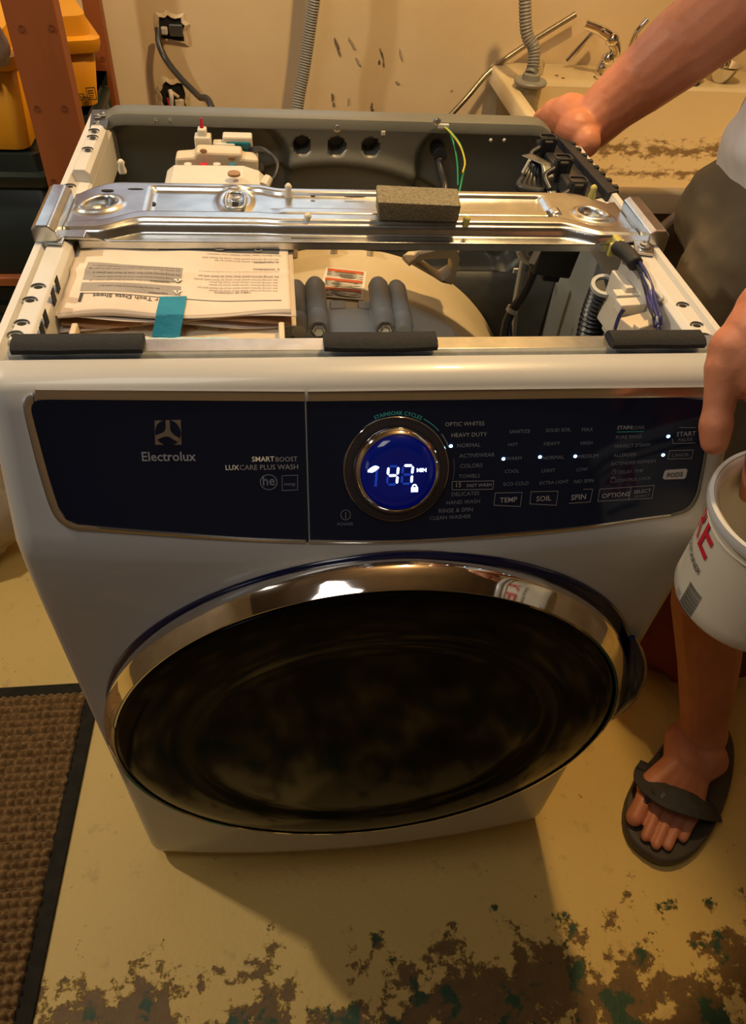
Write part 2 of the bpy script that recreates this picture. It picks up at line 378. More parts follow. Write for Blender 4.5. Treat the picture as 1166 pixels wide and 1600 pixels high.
# torn-out outlet hole with box and cable
def torn(cx, cy, w, h, seed, inner):
    rnd = random.Random(seed); c = at(cx, cy, 'y', WY); n = 22
    R = [(1+rnd.uniform(-.12, .16)) for _ in range(n)]
    def P(s, t, y): 
        k = R[int(t*n) % n]; a = 2*PI*t
        ca, sa = math.cos(a), math.sin(a); q = max(abs(ca), abs(sa)); f = s*k/(q**.75)
        return (c.x+w*ca*f, y, c.z+h*sa*f)
    mb = MB(); mb.add([P(1.35, i/n, WY-.0012) for i in range(n)]+[P(1.02, i/n, WY-.006) for i in range(n)]+[P(.96, i/n, WY-.0015) for i in range(n)],
                      [(i, (i+1) % n, n+(i+1) % n, n+i) for i in range(n)]+[(n+i, n+(i+1) % n, 2*n+(i+1) % n, 2*n+i) for i in range(n)])
    mesh_obj('torn_drywall_edge', mb, 'plaster', wb, smooth=40)
    mesh_obj('hole', MB().prism([(P(1, i/n, 0)[0]-c.x, P(1, i/n, 0)[2]-c.z) for i in range(n)], (c.x, WY-.0016, c.z), (1, 0, 0), (0, 0, 1), (0, .001, 0)), inner, wb)
    return c
c1 = torn(272, 152, .026, .030, 3, 'dark')
t = empty('wall_outlet', (c1.x, WY-.01, c1.z-.03), 'broken outlet with red wire in a torn hole low on the back wall', 'outlet')
mesh_obj('outlet_body', MB().box((c1.x+.012, WY-.008, c1.z-.014), (.020, .012, .026)), 'plaster', t, bevel=.003)
mesh_obj('wire_sheath', MB().tube(spline([(c1.x-.006, WY-.006, c1.z+.016), (c1.x-.004, WY-.014, c1.z+.004), (c1.x-.008, WY-.010, c1.z-.02)]), .005, 8), 'white', t, smooth=60)
mesh_obj('wire', MB().tube(spline([(c1.x-.013, WY-.006, c1.z+.0), (c1.x-.010, WY-.013, c1.z-.014), (c1.x-.014, WY-.012, c1.z-.04)]), .004, 8), 'red', t, smooth=60)
mesh_obj('bracket', MB().tube([(c1.x-.002, WY-.006, c1.z+.012), (c1.x+.012, WY-.012, c1.z+.004)], .0035, 8), 'plaster', t, smooth=60)
c2 = torn(268, 45, .026, .022, 8, 'dark')
t = empty('junction_box', (c2.x, WY-.01, c2.z), 'small metal junction box set in a torn hole near the top left', 'electrical box')
mesh_obj('box_frame', MB().box((c2.x+.01, WY-.008, c2.z), (.028, .010, .022)), 'steel_dark', t, bevel=.002)
mesh_obj('cable_clamp', MB().box((c2.x-.014, WY-.012, c2.z-.001), (.014, .014, .014)), 'whitewire', t, bevel=.003)
pc = [at(247, 44, 'y', 1.285), at(249, 70, 'y', 1.27), at(262, 97, 'y', 1.25), at(285, 125, 'y', 1.2), at(310, 150, 'y', 1.14), at(335, 182, 'y', 1.05)]
pc.append(pc[-1]+V(.03, -.06, -.25))
tag(mesh_obj('power_cable', MB().tube(spline(pc), .0065, 10), 'blackpl', smooth=60), 'thick black cable dropping from the junction box on the wall', 'cable')

def corrugated(path, r, pitch, depth, n=18):
    pts = resample(spline(path, 16), pitch/4)
    rs = [r-depth*(.5-.5*math.cos(2*PI*i/4)) for i in range(len(pts))]
    return MB().tube(pts, rs, n)
# grey drain hoses
hp = [at(497, -60, 'y', 1.23), at(485, 41, 'y', 1.23), at(476, 105, 'y', 1.22), at(465, 172, 'y', 1.20)]
hp.append(hp[-1]+V(-.01, -.03, -.12)); hp.append(hp[-1]+V(-.03, -.1, -.2))
hp.insert(0, hp[0]+V(.02, .02, .25))
tag(mesh_obj('drain_hose', corrugated(hp, .0137, .0050, .0024), 'greyhose', smooth=60), 'grey corrugated hose hanging against the bare wall', 'hose')
s0 = V(.428, .0, 0)
hq = [at(820, 36, 'y', 1.15)+V(-.02, .02, .12), at(822, 41, 'y', 1.15), at(834, 75, 'y', 1.14), at(833, 105, 'y', 1.13), at(829, 117, 'y', 1.12)]
tag(mesh_obj('sink_drain_hose', corrugated(hq, .0135, .006, .0022), 'greyhose', smooth=60), 'grey corrugated hose running down into the cup on the sink', 'hose')
tcup = empty('hose_cup', at(830, 190, 'y', 1.12), 'grey flanged hose fitting over a clear amber cup in the sink corner', 'pipe fitting')
fc = at(829, 127, 'y', 1.12)
mesh_obj('flange', MB().lathe([(.014, .004), (.033, .003), (.035, 0), (.033, -.005), (.014, -.006)], fc, (0, 0, 1), 28), 'greyhose', tcup, smooth=40)
mesh_obj('socket', MB().lathe([(.013, .016), (.018, .014), (.019, 0), (.018, -.07)], fc, (0, 0, 1), 24), 'greyhose', tcup, smooth=40)
mesh_obj('cup', MB().lathe([(.021, -.085), (.0255, -.05), (.027, -.008), (.0255, -.008), (.024, -.05), (.019, -.083)], fc, (0, 0, 1), 28), 'clear', tcup, smooth=60)
mesh_obj('knob', MB().lathe([(.010, 0), (.010, .02), (.006, .028)], fc+V(.03, .05, 0), (0, 0, 1), 16), 'clear', tcup, smooth=60)

# conduit pipes on the wall by the sink
def pipe(pts, r, m, label, cat, name):
    return tag(mesh_obj(name, MB().tube(spline(pts, 6), r, 12), m, smooth=60), label, cat)
pipe([at(695, 190, 'y', 1.22), at(730, 152, 'y', 1.24), at(765, 112, 'y', 1.27), at(815, 75, 'y', 1.285), at(900, 22, 'y', 1.285)], .0058, 'conduit', 'braided steel line slanting up behind the sink corner', 'pipe', 'braided_line')
# faucet
tf = empty('faucet', at(940, 100, 'y', 1.22), 'chrome sink faucet with bent spout and supply pipes', 'faucet')
mesh_obj('supply_pipe', MB().tube([at(886, 96, 'y', 1.27), at(932, 45, 'y', 1.27)], .0065, 12), 'chrome', tf, smooth=60)
mesh_obj('supply_pipe', MB().tube(spline([at(985, 75, 'y', 1.27), at(995, 50, 'y', 1.27), at(1012, 30, 'y', 1.27)]), .0065, 12), 'chrome', tf, smooth=60)
mesh_obj('spout', MB().tube(spline([at(915, 38, 'y', 1.22), at(940, 48, 'y', 1.21), at(957, 62, 'y', 1.20), at(961, 84, 'y', 1.20), at(945, 96, 'y', 1.20), at(938, 112, 'y', 1.20)], 8),
                           [.010]*9+[.011]*9+[.012]*9+[.010]*9+[.011]*5, 16), 'chrome', tf, smooth=60)
for q in ((957, 62), (950, 92)):
    mesh_obj('collar', MB().ell(at(*q, 'y', 1.20), .0145), 'chrome', tf, smooth=180)
mesh_obj('valve_cap', MB().lathe([(.010, 0), (.012, .006), (.006, .012)], at(940, 112, 'y', 1.20)-V(0, 0, .012), (0, 0, 1), 16), 'chrome', tf, smooth=60)

# ------------------------------------------------------------------ laundry sink
SX0, SX1, SY0, SY1, SZ = .400, 1.06, .612, 1.300, .86
tsk = empty('laundry_sink', ((SX0+SX1)/2, (SY0+SY1)/2, 0), 'dirty cream laundry sink with stained basin behind the person', 'sink')
def rr(x0, x1, y0, y1, r, n=5):
    out = []
    for cx, cy, a0 in ((x1-r, y1-r, 0), (x0+r, y1-r, 90), (x0+r, y0+r, 180), (x1-r, y0+r, 270)):
        for k in range(n+1):
            a = math.radians(a0+90*k/n); out.append((cx+r*math.cos(a), cy+r*math.sin(a)))
    return out
def loft(rings):
    n = len(rings[0]); mb = MB(); vs = [p for r in rings for p in r]
    mb.add(vs, [(i*n+k, i*n+(k+1) % n, (i+1)*n+(k+1) % n, (i+1)*n+k) for i in range(len(rings)-1) for k in range(n)]); return mb, n
def ring(x0, x1, y0, y1, r, z): return [(x, y, z) for x, y in rr(x0, x1, y0, y1, r)]
mb, n = loft([ring(SX0, SX1, SY0, SY1, .02, SZ-.035), ring(SX0, SX1, SY0, SY1, .02, SZ-.004), ring(SX0+.004, SX1-.004, SY0+.004, SY1-.004, .02, SZ),
              ring(SX0+.022, SX1-.022, SY0+.020, SY1-.135, .03, SZ), ring(SX0+.026, SX1-.026, SY0+.024, SY1-.139, .03, SZ-.006)])
mesh_obj('rim', mb, 'sink', tsk, smooth=50)
mb, n = loft([ring(SX0+.026, SX1-.026, SY0+.024, SY1-.139, .03, SZ-.006), ring(SX0+.045, SX1-.045, SY0+.05, SY1-.165, .05, SZ-.30), ring(SX0+.08, SX1-.08, SY0+.09, SY1-.20, .06, SZ-.325)])
mb.f.append(tuple(range(len(mb.v)-n, len(mb.v))))
mesh_obj('basin', mb, 'basin', tsk, smooth=50)
mb, n = loft([ring(SX0+.012, SX1-.012, SY0+.012, SY1-.03, .03, SZ-.034), ring(SX0+.03, SX1-.03, SY0+.03, SY1-.10, .05, SZ-.335)])
mb.f.append(tuple(range(len(mb.v)-n, len(mb.v))))
mesh_obj('outer_shell', mb, 'sink_shaded', tsk, smooth=50)
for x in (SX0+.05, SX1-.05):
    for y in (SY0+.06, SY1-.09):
        mesh_obj('leg', MB().box((x, y, (SZ-.30)/2), (.035, .035, SZ-.30)), 'sink_shaded', tsk, bevel=.003)
MT['mud'] = mat('dried mud speck', (.12, .07, .03), .9, noise_s=60, col2=(.2, .12, .05))
rnd = random.Random(5)
for px, py in ((895, 137), (1090, 150), (930, 120), (870, 118), (880, 122), (912, 140), (1062, 155), (1120, 148)):
    c = at(px, py, 'z', SZ+.0004); 
    if c.y > SY1-.14: mesh_obj('mud_speck', MB().ell(c, (rnd.uniform(.002, .005), rnd.uniform(.002, .004), .0012), n=8), 'mud', tsk)
# black cup and strainer on the back ledge
cb = at(1083, 118, 'z', SZ+.03)
cb = at(1080, 128, 'y', 1.19)
t = empty('black_cup', (cb.x, cb.y, SZ), 'small black cup on the back ledge of the sink under the forearm', 'cup')
mesh_obj('cup_body', MB().lathe([(.019, 0), (.023, .05), (.021, .05), (.017, .004)], (cb.x, cb.y, SZ+.001), (0, 0, 1), 24), 'black', t, smooth=50)
cs = at(1152, 128, 'z', SZ+.02)
t = empty('sink_strainer', (cs.x, cs.y, SZ), 'shiny metal strainer basket on the sink ledge by the shirt', 'strainer')
mesh_obj('basket', MB().lathe([(.018, 0), (.034, .028), (.040, .032), (.038, .034), (.030, .026), (.015, .004)], (cs.x, SY1-.085, SZ+.001), (0, 0, 1), 28), 'chrome', t, smooth=50)
mesh_obj('stopper_post', MB().lathe([(.004, 0), (.004, .028), (.009, .032), (.004, .038)], (cs.x, SY1-.085, SZ+.003), (0, 0, 1), 14), 'chrome', t, smooth=50)
mesh_obj('mesh_ring', MB().lathe([(.024, .018), (.026, .020), (.024, .022)], (cs.x, SY1-.085, SZ+.001), (0, 0, 1), 28), 'steel_dark', t, smooth=50)
# tube under the sink
pu = [at(1145, 305, 'y', .60), at(1085, 322, 'y', .59), at(1040, 352, 'y', .585), at(1005, 390, 'y', .575), at(985, 430, 'y', .56)]
pu += [pu[-1]+V(-.01, -.0, -.15), V(pu[-1].x, .56, .02)]
tag(mesh_obj('supply_hose', MB().tube(spline(pu), .0085, 10), mat('brown hose', (.33, .25, .16), .5, noise_s=20, col2=(.4, .31, .2)), smooth=60), 'brown hose arching in front of the sink down beside the washer', 'hose')

# ------------------------------------------------------------------ shelf with totes
tsh = empty('storage_shelf', (-.75, 1.0, 0), 'orange brown wooden shelf frame holding yellow totes at left', 'shelf')
def post(pl, pr, y, th, name='post'):
    a = at(pl[0], pl[1], 'y', y); b = at(pr[0], pr[1], 'y', y)
    mesh_obj(name, MB().box(((a.x+b.x)/2, y+th/2, .9), (b.x-a.x, th, 1.8)), 'wood', tsh, bevel=.003)
    return a.x, b.x
PA = post((38, 150), (115, 150), .80, .04)
PB = post((150, 120), (175, 120), 1.20, .04)
XL = -1.45
mesh_obj('post', MB().box((XL, .82, .9), (.09, .04, 1.8)), 'wood', tsh, bevel=.003)
mesh_obj('shelf_board', MB().box(((XL+PB[1])/2-.03, 1.03, .565), (PB[1]-XL-.10, .36, .018)), 'wood', tsh, bevel=.002)
mesh_obj('shelf_board', MB().box(((XL+PB[1])/2-.03, 1.03, .12), (PB[1]-XL-.10, .36, .018)), 'wood', tsh, bevel=.002)
for px, py in ((58, 169), (101, 169), (34, 44), (81, 43), (84, 283), (160, 92), (165, 119)):
    y = .80 if px < 120 else 1.20
    c = at(px, py, 'y', y)
    mesh_obj('screw', MB().lathe([(.0045, 0), (.0045, .0015), (.001, .001)], c+V(0, .0005, 0), (0, -1, 0), 12), mat('screw brown', (.16, .05, .02), .4, noise_s=40, col2=(.2, .06, .02)) if 'screwb' not in MT else MT['screwb'], tsh, smooth=40)
def tote(name, x0, x1, y0, y1, z0, z1, m, label, cat='storage box', rim=.02):
    t = empty(name, ((x0+x1)/2, (y0+y1)/2, z0), label, cat, 'yellow totes on the shelf' if m == 'yellowbin' else 'dark totes under the yellow ones')
    i = .022
    rs = [ring(x0+i, x1-i, y0+i, y1-i, .02, z0), ring(x0+rim*.5, x1-rim*.5, y0+rim*.5, y1-rim*.5, .02, z1-.04)]
    mb, n = loft(rs); mb.f.append(tuple(range(n))); mesh_obj('tote_body', mb, m, t, smooth=50, solid=.003)
    mb, n = loft([ring(x0+.004, x1-.004, y0+.004, y1-.004, .02, z1-.052), ring(x0, x1, y0, y1, .02, z1-.040), ring(x0, x1, y0, y1, .02, z1-.032), ring(x0+.012, x1-.012, y0+.012, y1-.012, .02, z1-.028), ring(x0+.016, x1-.016, y0+.016, y1-.016, .02, z1)])
    mb.f.append(tuple(range(len(mb.v)-n, len(mb.v)))); mesh_obj('tote_lid', mb, m, t, smooth=50)
    return t
bx = at(154, 120, 'y', .95); bb = at(140, 168, 'y', .95); bt = at(125, 76, 'y', .95)
print('bin', bx, bb, bt)
tc = at(157, 163, 'y', .96); TWd, TDp = .108, .17; TR1 = math.radians(19)
TC = V(tc.x, tc.y, 0)+Matrix.Rotation(TR1, 3, 'Z') @ V(-TWd/2+.020, TDp/2-.02, 0)
t1 = tote('yellow_tote', TC.x-TWd/2, TC.x+TWd/2, TC.y-TDp/2, TC.y+TDp/2, tc.z, at(125, 76, 'y', .96).z+.05, 'yellowbin', 'yellow plastic tote showing black lettering behind the wooden post')
t2b = at(50, 95, 'y', .86)
MT['binprint'] = mat('black tote print', (.06, .045, .01), .6, noise_s=60, col2=(.1, .07, .01))
def text_on(s, p0, ex, ey, w, m, parent, name='lettering', hr=1.0, off=V(0, 0, 0), bold=False):
    vs, fs, W = text_geo(s, bold); k = w/W
    mb = MB(); ex = Vector(ex); ey = Vector(ey); p0 = Vector(p0)
    mb.add([p0+ex*(x*k)+ey*(y*k*hr)+off for x, y in vs], fs)
    return mesh_obj(name, mb, m, parent, fix=False)
yb = .91+.0125
fx, fy, fz = TC.x+TWd/2-.022, TC.y-TDp/2+.0135, tc.z+.012
text_on('GER', (fx-.041, fy-.004, fz), (1, 0, 0), (0, 0, 1), .0195, 'binprint', t1, hr=1.5, bold=True)
mb = MB()
for (cx, cz, sx, sz) in ((.5, 1, 1, .08), (.5, 0, 1, .08), (0, .5, .08, 1), (1, .5, .08, 1), (.5, .75, .6, .1), (.5, .55, .6, .1), (.45, .35, .5, .06), (.45, .2, .5, .06), (.2, .6, .08, .4)):
    mb.box((fx-.019+cx*.015, fy-.004, fz+cz*.019), (sx*.015, .0012, sz*.019))
mesh_obj('printed_badge', mb, 'binprint', t1)
t1.rotation_euler = (0, 0, TR1)
lb = at(20, 92, 'y', .86); lbb = at(0, 225, 'y', .86)
print('leftbin', lb, lbb)
t2 = tote('yellow_tote', lb.x-.42, PA[0]-.016, .85, 1.17, lbb.z-.012, at(10, 75, 'y', .86).z+.02, 'yellowbin', 'yellow plastic tote left of the wooden post, at the frame edge')
dz = lbb.z-.014
t3 = tote('dark_tote', lb.x-.45, PA[1]-.02, .86, 1.18, .135, .54, 'darkbin', 'lower dark green tote under the yellow totes')
t4 = tote('dark_tote', lb.x-.42, PA[0]-.004, .845, 1.16, .576, dz-.004, 'darkbin', 'dark green tote directly under the leftmost yellow tote')
t5 = tote('dark_tote', PA[0]+.03, PB[0]+.03, .90, 1.18, .58, tc.z-.004, 'darkbin', 'narrow dark tote directly under the lettered yellow tote')
# cloth on top / rolled cloth
cl = MB()
def blob_cloth(name, c, r, m, label, cat, seed, parent=None, n=48):
    mb = MB(); mb.ell((0, 0, 0), 1, n=n); out = []
    for v in mb.v:
        v = Vector(v); k = 1+.22*noise.noise(v*1.6+V(seed, 0, 0))+.10*noise.noise(v*5+V(0, seed, 0))+.04*noise.noise(v*12)
        out.append((c[0]+v.x*r[0]*k, c[1]+v.y*r[1]*k, max(c[2]+v.z*r[2]*k, c[2]-r[2]*.8)))
    mb.v = out; o = mesh_obj(name, mb, m, parent, smooth=180); return tag(o, label, cat)
cc = at(8, 470, 'z', .06); print('cloth', cc)
blob_cloth('folded_cloth', (-.84, .64, .15), (.17, .10, .17), 'cloth', 'crumpled beige cloth pile on the floor below the dark tote', 'cloth', 2)
blob_cloth('cloth_bundle', (at(0, 60, 'y', .84).x-.02, .835, at(0, 62, 'y', .84).z), (.03, .03, .045), 'cloth', 'grey beige rag hanging beside the leftmost yellow tote', 'rag', 6)
blob_cloth('red_bag', (.77, .30, .13), (.17, .16, .16), 'redbag', 'dark red fabric bag on the floor behind the bare leg', 'bag', 9)

# ------------------------------------------------------------------ doormat
tm = empty('door_mat', (-.8, 0, 0), 'brown looped doormat with black rubber edge on the floor at left', 'mat')
m0, m1 = at(138, 1168, 'z', .006), at(50, 1597, 'z', .006); mb_ = at(50, 1071, 'z', .006)
def mat_x(y): return m0.x+(m1.x-m0.x)*(y-m0.y)/(m1.y-m0.y)
MYB = mb_.y; MYF = -.62; MXL = -1.25
poly = [(mat_x(MYB), MYB), (mat_x(MYF), MYF), (MXL, MYF), (MXL, MYB)]
mesh_obj('rubber_backing', MB().prism(poly, (0, 0, 0), (1, 0, 0), (0, 1, 0), (0, 0, .006)), 'matrub', tm, bevel=.002)
BW = .026
def pile(u, v):
    y = MYF+BW+(MYB-MYF-2*BW)*v; x = MXL+BW+(mat_x(y)-BW-MXL-BW)*(1-(1-u))
    px_, py_ = .0150, .0155
    row = round(y/py_); fy = y/py_-row; fx = x/px_+.25*noise.noise(V(x*25, y*25, 1)); cx = fx-round(fx)
    h = max(0, 1-(2*fy)**2*.9)*(.45+.55*max(0, 1-(2*cx)**2))
    edge = min(1, min(u*(1-u)*400, v*(1-v)*400))
    return (x+.002*noise.noise(V(x*60, y*60, 0))+.004*(noise.noise(V(y*70, 3, 0)) if u > .995 else 0), y, .0055+(.0165*h**1.4+.003*noise.noise(V(x*40, y*40, 0)))*edge)
mbp = MB()
# only the side near the machine is in view: fine loops there, the same loops coarser beyond
def pile_part(u0, u1, nu, nv): return MB().grid(lambda u, v: pile(u0+(u1-u0)*u, v), nu, nv)
mbp = pile_part(.62, 1, 150, 380)
mesh_obj('loop_pile', mbp, 'pile', tm, smooth=180)['kind'] = 'stuff'
mbp = pile_part(0, .62, 120, 190)
mesh_obj('loop_pile', mbp, 'pile', tm, smooth=180)['kind'] = 'stuff'

# ------------------------------------------------------------------ WASHING MACHINE
HW, HZ, BY = .343, .965, .592
W = empty('washing_machine', (0, .25, 0), 'white front-loading washing machine with its top panel removed', 'washing machine')
def smooth01(t): t = max(0, min(1, t)); return t*t*(3-2*t)
ZP = .955
def base_y(z):
    if z >= .82: return -.030-(.056)*(ZP-z)/(ZP-.82)
    if z > .75: return -.086-.004*math.sin((.82-z)/.07*PI/2)
    return -.090+.003*min(1, (.75-z)/.4)
def front_y(x, z):
    bow = .025*max(0, min(1, (ZP-z)/.135))*(1-(x/HW)**2)
    r = .022; e = abs(x)-(HW-r); cor = 0
    if e > 0: cor = r-math.sqrt(max(0, r*r-min(e, r)**2))
    return base_y(z)-bow+cor
def onfront(px, py):
    d = ray(px, py); lo, hi = .2, 3.0
    f = lambda t: (CAM[1]+t*d[1])-front_y(CAM[0]+t*d[0], CAM[2]+t*d[2])
    a = .3
    while f(a) < 0 and a < 3: a += .01
    lo, hi = a-.01, a
    for _ in range(30):
        m = (lo+hi)/2
        if f(m) < 0: lo = m
        else: hi = m
    return Vector(CAM+lo*d)
# front shell
xs = sorted(set([round(-HW+2*HW*i/60, 5) for i in range(61)]+[s*(HW-.022*(1-math.sin(k*PI/16))) for s in (-1, 1) for k in range(9)]))
prof = [(.004, .925), (.004, .961), (.000, .9655), (-.008, .9655), (-.018, .9635), (-.026, .9595)]
zs = [ZP-.135*i/8 for i in range(9)]+[.81, .80, .79]+[.79-.73*i/16 for i in range(1, 17)]+[.045, .033, .026]
rows = []
for y, z in prof: rows.append([(x, y+(max(0, .022-math.sqrt(max(0, .022**2-max(0, abs(x)-(HW-.022))**2))) if z > .962 and y < 0 else 0)*.5, z-(.004*max(0, (abs(x)-(HW-.022))/.022)**2)) for x in xs])
for z in zs: rows.append([(x, front_y(x, z)+(.0 if z > .05 else (.055-z)**2*25), z) for x in xs])
rows.append([(x, front_y(x, .05)+.05, .022) for x in xs])
mb = MB(); n = len(xs); mb.add([p for r in rows for p in r], [(i*n+k, (i+1)*n+k, (i+1)*n+k+1, i*n+k+1) for i in range(len(rows)-1) for k in range(n-1)])
mesh_obj('front_panel', mb, 'enamel', W, smooth=40)
# sides
for s in (-1, 1):
    p = [(HW, .03), (HW, .962), (.341, .9655), (.334, .9655), (.331, .956), (.315, .955), (.312, .952), (.312, .905), (.314, .905), (.314, .950), (.330, .952), (.336, .960), (.340, .960), (.340, .03)]
    p = [(s*x, z) for x, z in p]
    mesh_obj('side_panel', MB().prism(p, (0, 0, 0), (1, 0, 0), (0, 0, 1), (0, BY, 0)), 'enamel_in', W, smooth=30)
    pf = [(.001, .03), (.001, .962)]+[(y+.004, z-.003) for y, z in prof[2:]]+[(front_y(HW, z)+.001, z) for z in zs[1:-1]]
    mesh_obj('side_front_return', MB().prism(pf, (s*HW, 0, 0), (0, 1, 0), (0, 0, 1), (-s*.002, 0, 0)), 'enamel', W)
    # front return edge is hidden behind the fascia; inner liner
    mesh_obj('inner_side_liner', MB().grid(lambda u, v: (s*(.3385-.004*math.sin(v*PI)*(1 if 0 < u < 1 else 0)), .01+(BY-.02)*v, .06+.84*u), 6, 10), 'inner', W, smooth=60, solid=.002)
mesh_obj('base_pan', MB().box((0, .26, .04), (.68, .64, .03)), 'steel_dark', W)
for x in (-.28, .28):
    for y in (-.03, .54):
        mesh_obj('foot', MB().lathe([(.022, 0), (.022, .008), (.010, .012), (.010, .03)], (x, y, 0), (0, 0, 1), 20), 'blackpl', W, smooth=40)
# rail ledge rear channels
for s in (-1, 1):
    x0 = .326 if s < 0 else .328
    if s < 0:
        p = [(-.334, .955), (-.331, .970), (-.318, .970), (-.3125, .965), (-.311, .915), (-.3125, .915), (-.315, .955)]
        mesh_obj('rear_channel', MB().prism(p, (0, .385, 0), (1, 0, 0), (0, 0, 1), (0, .145, 0)), 'enamel_in', W, bevel=.0015)
        p = [(-.334, .950), (-.330, .963), (-.313, .963), (-.307, .958), (-.305, .905), (-.307, .905), (-.311, .950)]
        mesh_obj('front_channel', MB().prism(p, (0, .035, 0), (1, 0, 0), (0, 0, 1), (0, .185, 0)), 'enamel_in', W, bevel=.0015)
    else:
        p = [(.334, .950), (.330, .963), (.313, .963), (.307, .958), (.305, .905), (.307, .905), (.311, .950)]
        mesh_obj('front_channel', MB().prism(p, (0, .035, 0), (1, 0, 0), (0, 0, 1), (0, .185, 0)), 'enamel_in', W, bevel=.0015)
def louver(px, py, z):
    c = at(px, py, 'z', z)
    o = mesh_obj('flange_hole', MB().ell(c+V(0, 0, .0002), (.0042, .0032, .0006), n=12), 'dark', W)
    pts = [c+V(.0062*math.cos(a), .0052*math.sin(a), .0008) for a in [PI*k/10 for k in range(11)]]
    mesh_obj('hole_lip', MB().tube(pts, .0010, 6), 'steel_dark', W, smooth=60)
for q in ((60, 449, .963), (47, 470, .963), (34, 506, .963), (24, 524, .963), (147, 205, .972), (145, 215, .972), (137, 234, .972), (1067, 478, .963), (1089, 509, .963), (1101, 527, .963), (109, 292, .972)): louver(*q)
for px, py, w, h in ((90, 445, .008, .016), (84, 464, .008, .016), (72, 498, .008, .016), (66, 516, .008, .014)):
    c = at(px, py, 'x', -.3055); mesh_obj('channel_slot', MB().box(c, (.001, w*1.4, h*.9)), 'dark', W, bevel=.0004)
# back panel with embossed recesses
def emb(x, z):
    d = 0
    def rbox(cx, cz, hx, hz, r, w=.02):
        qx = abs(x-cx)-hx+r; qz = abs(z-cz)-hz+r
        return smooth01(.5-(math.hypot(max(qx, 0), max(qz, 0))+min(max(qx, qz), 0)-r)/w)
    d += .030*rbox(-.20, .86, .125, .105, .05)
    d += .030*rbox(.215, .86, .095, .105, .045)
    rr_ = math.hypot(x+.002, z-.600)
    d += .010*smooth01((.318-rr_)/.012)-.006*math.exp(-((rr_-.322)/.010)**2)
    for cx in (-.052, -.002, .047):
        d += .05*smooth01((.0125-math.hypot(x-cx, (z-.941)))/.003)
    return d
mesh_obj('back_panel', MB().grid(lambda u, v: (-.334+.668*u, .556+emb(-.334+.668*u, .60+.362*v)-.0, .60+.362*v), 220, 120), 'backmetal', W, smooth=60)
mesh_obj('back_panel_lower', MB().box((0, .585, .325), (.67, .004, .56)), 'backmetal', W)
p = [(.5555, .962), (.5555, .966), (.560, .975), (.566, .9775), (.588, .9775), (.591, .975), (.591, .80), (.588, .80), (.588, .972), (.566, .973), (.560, .962)]
mb = MB(); o = V(-.322, 0, 0)
NX = 40
def flr(i):
    x = -.322+.634*i/NX; e = max(0, abs(x+.005)-.292)/.025
    return x, .010*e*e
pts = []
for i in range(NX+1):
    x, dz = flr(i); pts.append([(x, y, z-dz*(z > .9)) for y, z in p])
m_ = len(p); mb.add([q for r in pts for q in r], [(i*m_+k, i*m_+(k+1) % m_, (i+1)*m_+(k+1) % m_, (i+1)*m_+k) for i in range(NX) for k in range(m_)]+[tuple(range(m_)), tuple(NX*m_+k for k in range(m_))])
mesh_obj('back_flange', mb, 'backmetal', W, smooth=35)
def screw(c, ax, r=.0045, m='steel', par=None, name='screw'):
    return mesh_obj(name, MB().lathe([(r*1.25, 0), (r*1.25, .0008), (r, .001), (r*.95, .0035), (r*.5, .0042), (r*.45, .003)], c, ax, 14), m, par or W, smooth=40)
for px, py in ((527, 200), (683, 190)): screw(at(px, py, 'y', .5555), (0, -1, 0))
mesh_obj('square_clip', MB().box(at(599, 208, 'y', .5555), (.006, .003, .006)), 'creamw', W, bevel=.001)
for px, py in ((767, 219), (788, 219), (243, 188), (265, 188)): mesh_obj('pinhole_light', MB().ell(at(px, py, 'y', .5535), (.0025, .0015, .0025), n=10), 'white' if px > 600 else 'steel', W)
for px, py in ((152, 183), (152, 194), (160, 180)): screw(at(px, py, 'z', .970), (0, 0, 1), .004)
mesh_obj('corner_plate', MB().prism([(at(*q, 'z', .968).x, at(*q, 'z', .968).y) for q in ((143, 171), (172, 171), (167, 200), (140, 198))], (0, 0, .966), (1, 0, 0), (0, 1, 0), (0, 0, .0022)), 'steel_dark', W, bevel=.001)
# front rail
mesh_obj('front_rail', MB().prism([(.001, .955), (.010, .957), (.0105, .9655), (.026, .9655), (.0265, .93), (.028, .93), (.028, .967), (.009, .967), (.0085, .959), (.001, .957)], (-.325, 0, 0), (0, 1, 0), (0, 0, 1), (.650, 0, 0)), 'steel', W, bevel=.0004)
mesh_obj('rail_channel', MB().box((0, .006, .952), (.66, .012, .004)), 'steel_dark', W)
for (a, b_) in (((20, 532), (221, 546)), ((506, 531), (687, 546)), ((957, 532), (1113, 547))):
    A = at(*a, 'z', .973); B = at(*b_, 'z', .973)
    mbf = MB(); nx = 24
    rowsf = []
    for i in range(nx+1):
        x = A.x+(B.x-A.x)*i/nx; sg = .0015*noise.noise(V(x*30, 2, 0))
        if a[0] > 400 and a[0] < 600: sg -= .002*math.sin(PI*i/nx)
        y0, y1 = .0055+sg, .0275+sg*.3
        rowsf.append([(x, y0, .9672), (x, y0-.001, .972), (x, y0+.004, .9755), (x, y1-.004, .9760), (x, y1, .972), (x, y1, .9672)])
    mbf.add([q for r in rowsf for q in r], [(i*6+k, i*6+(k+1) % 6, (i+1)*6+(k+1) % 6, (i+1)*6+k) for i in range(nx) for k in range(6)]+[tuple(range(6)), tuple(nx*6+k for k in range(6))])
    mesh_obj('foam_strip', mbf, 'foam', W, smooth=50)
for px, py in ((77, 553), (611, 553), (1093, 553)):
    screw(at(px, py, 'z', .955), (0, 0, 1), .005)
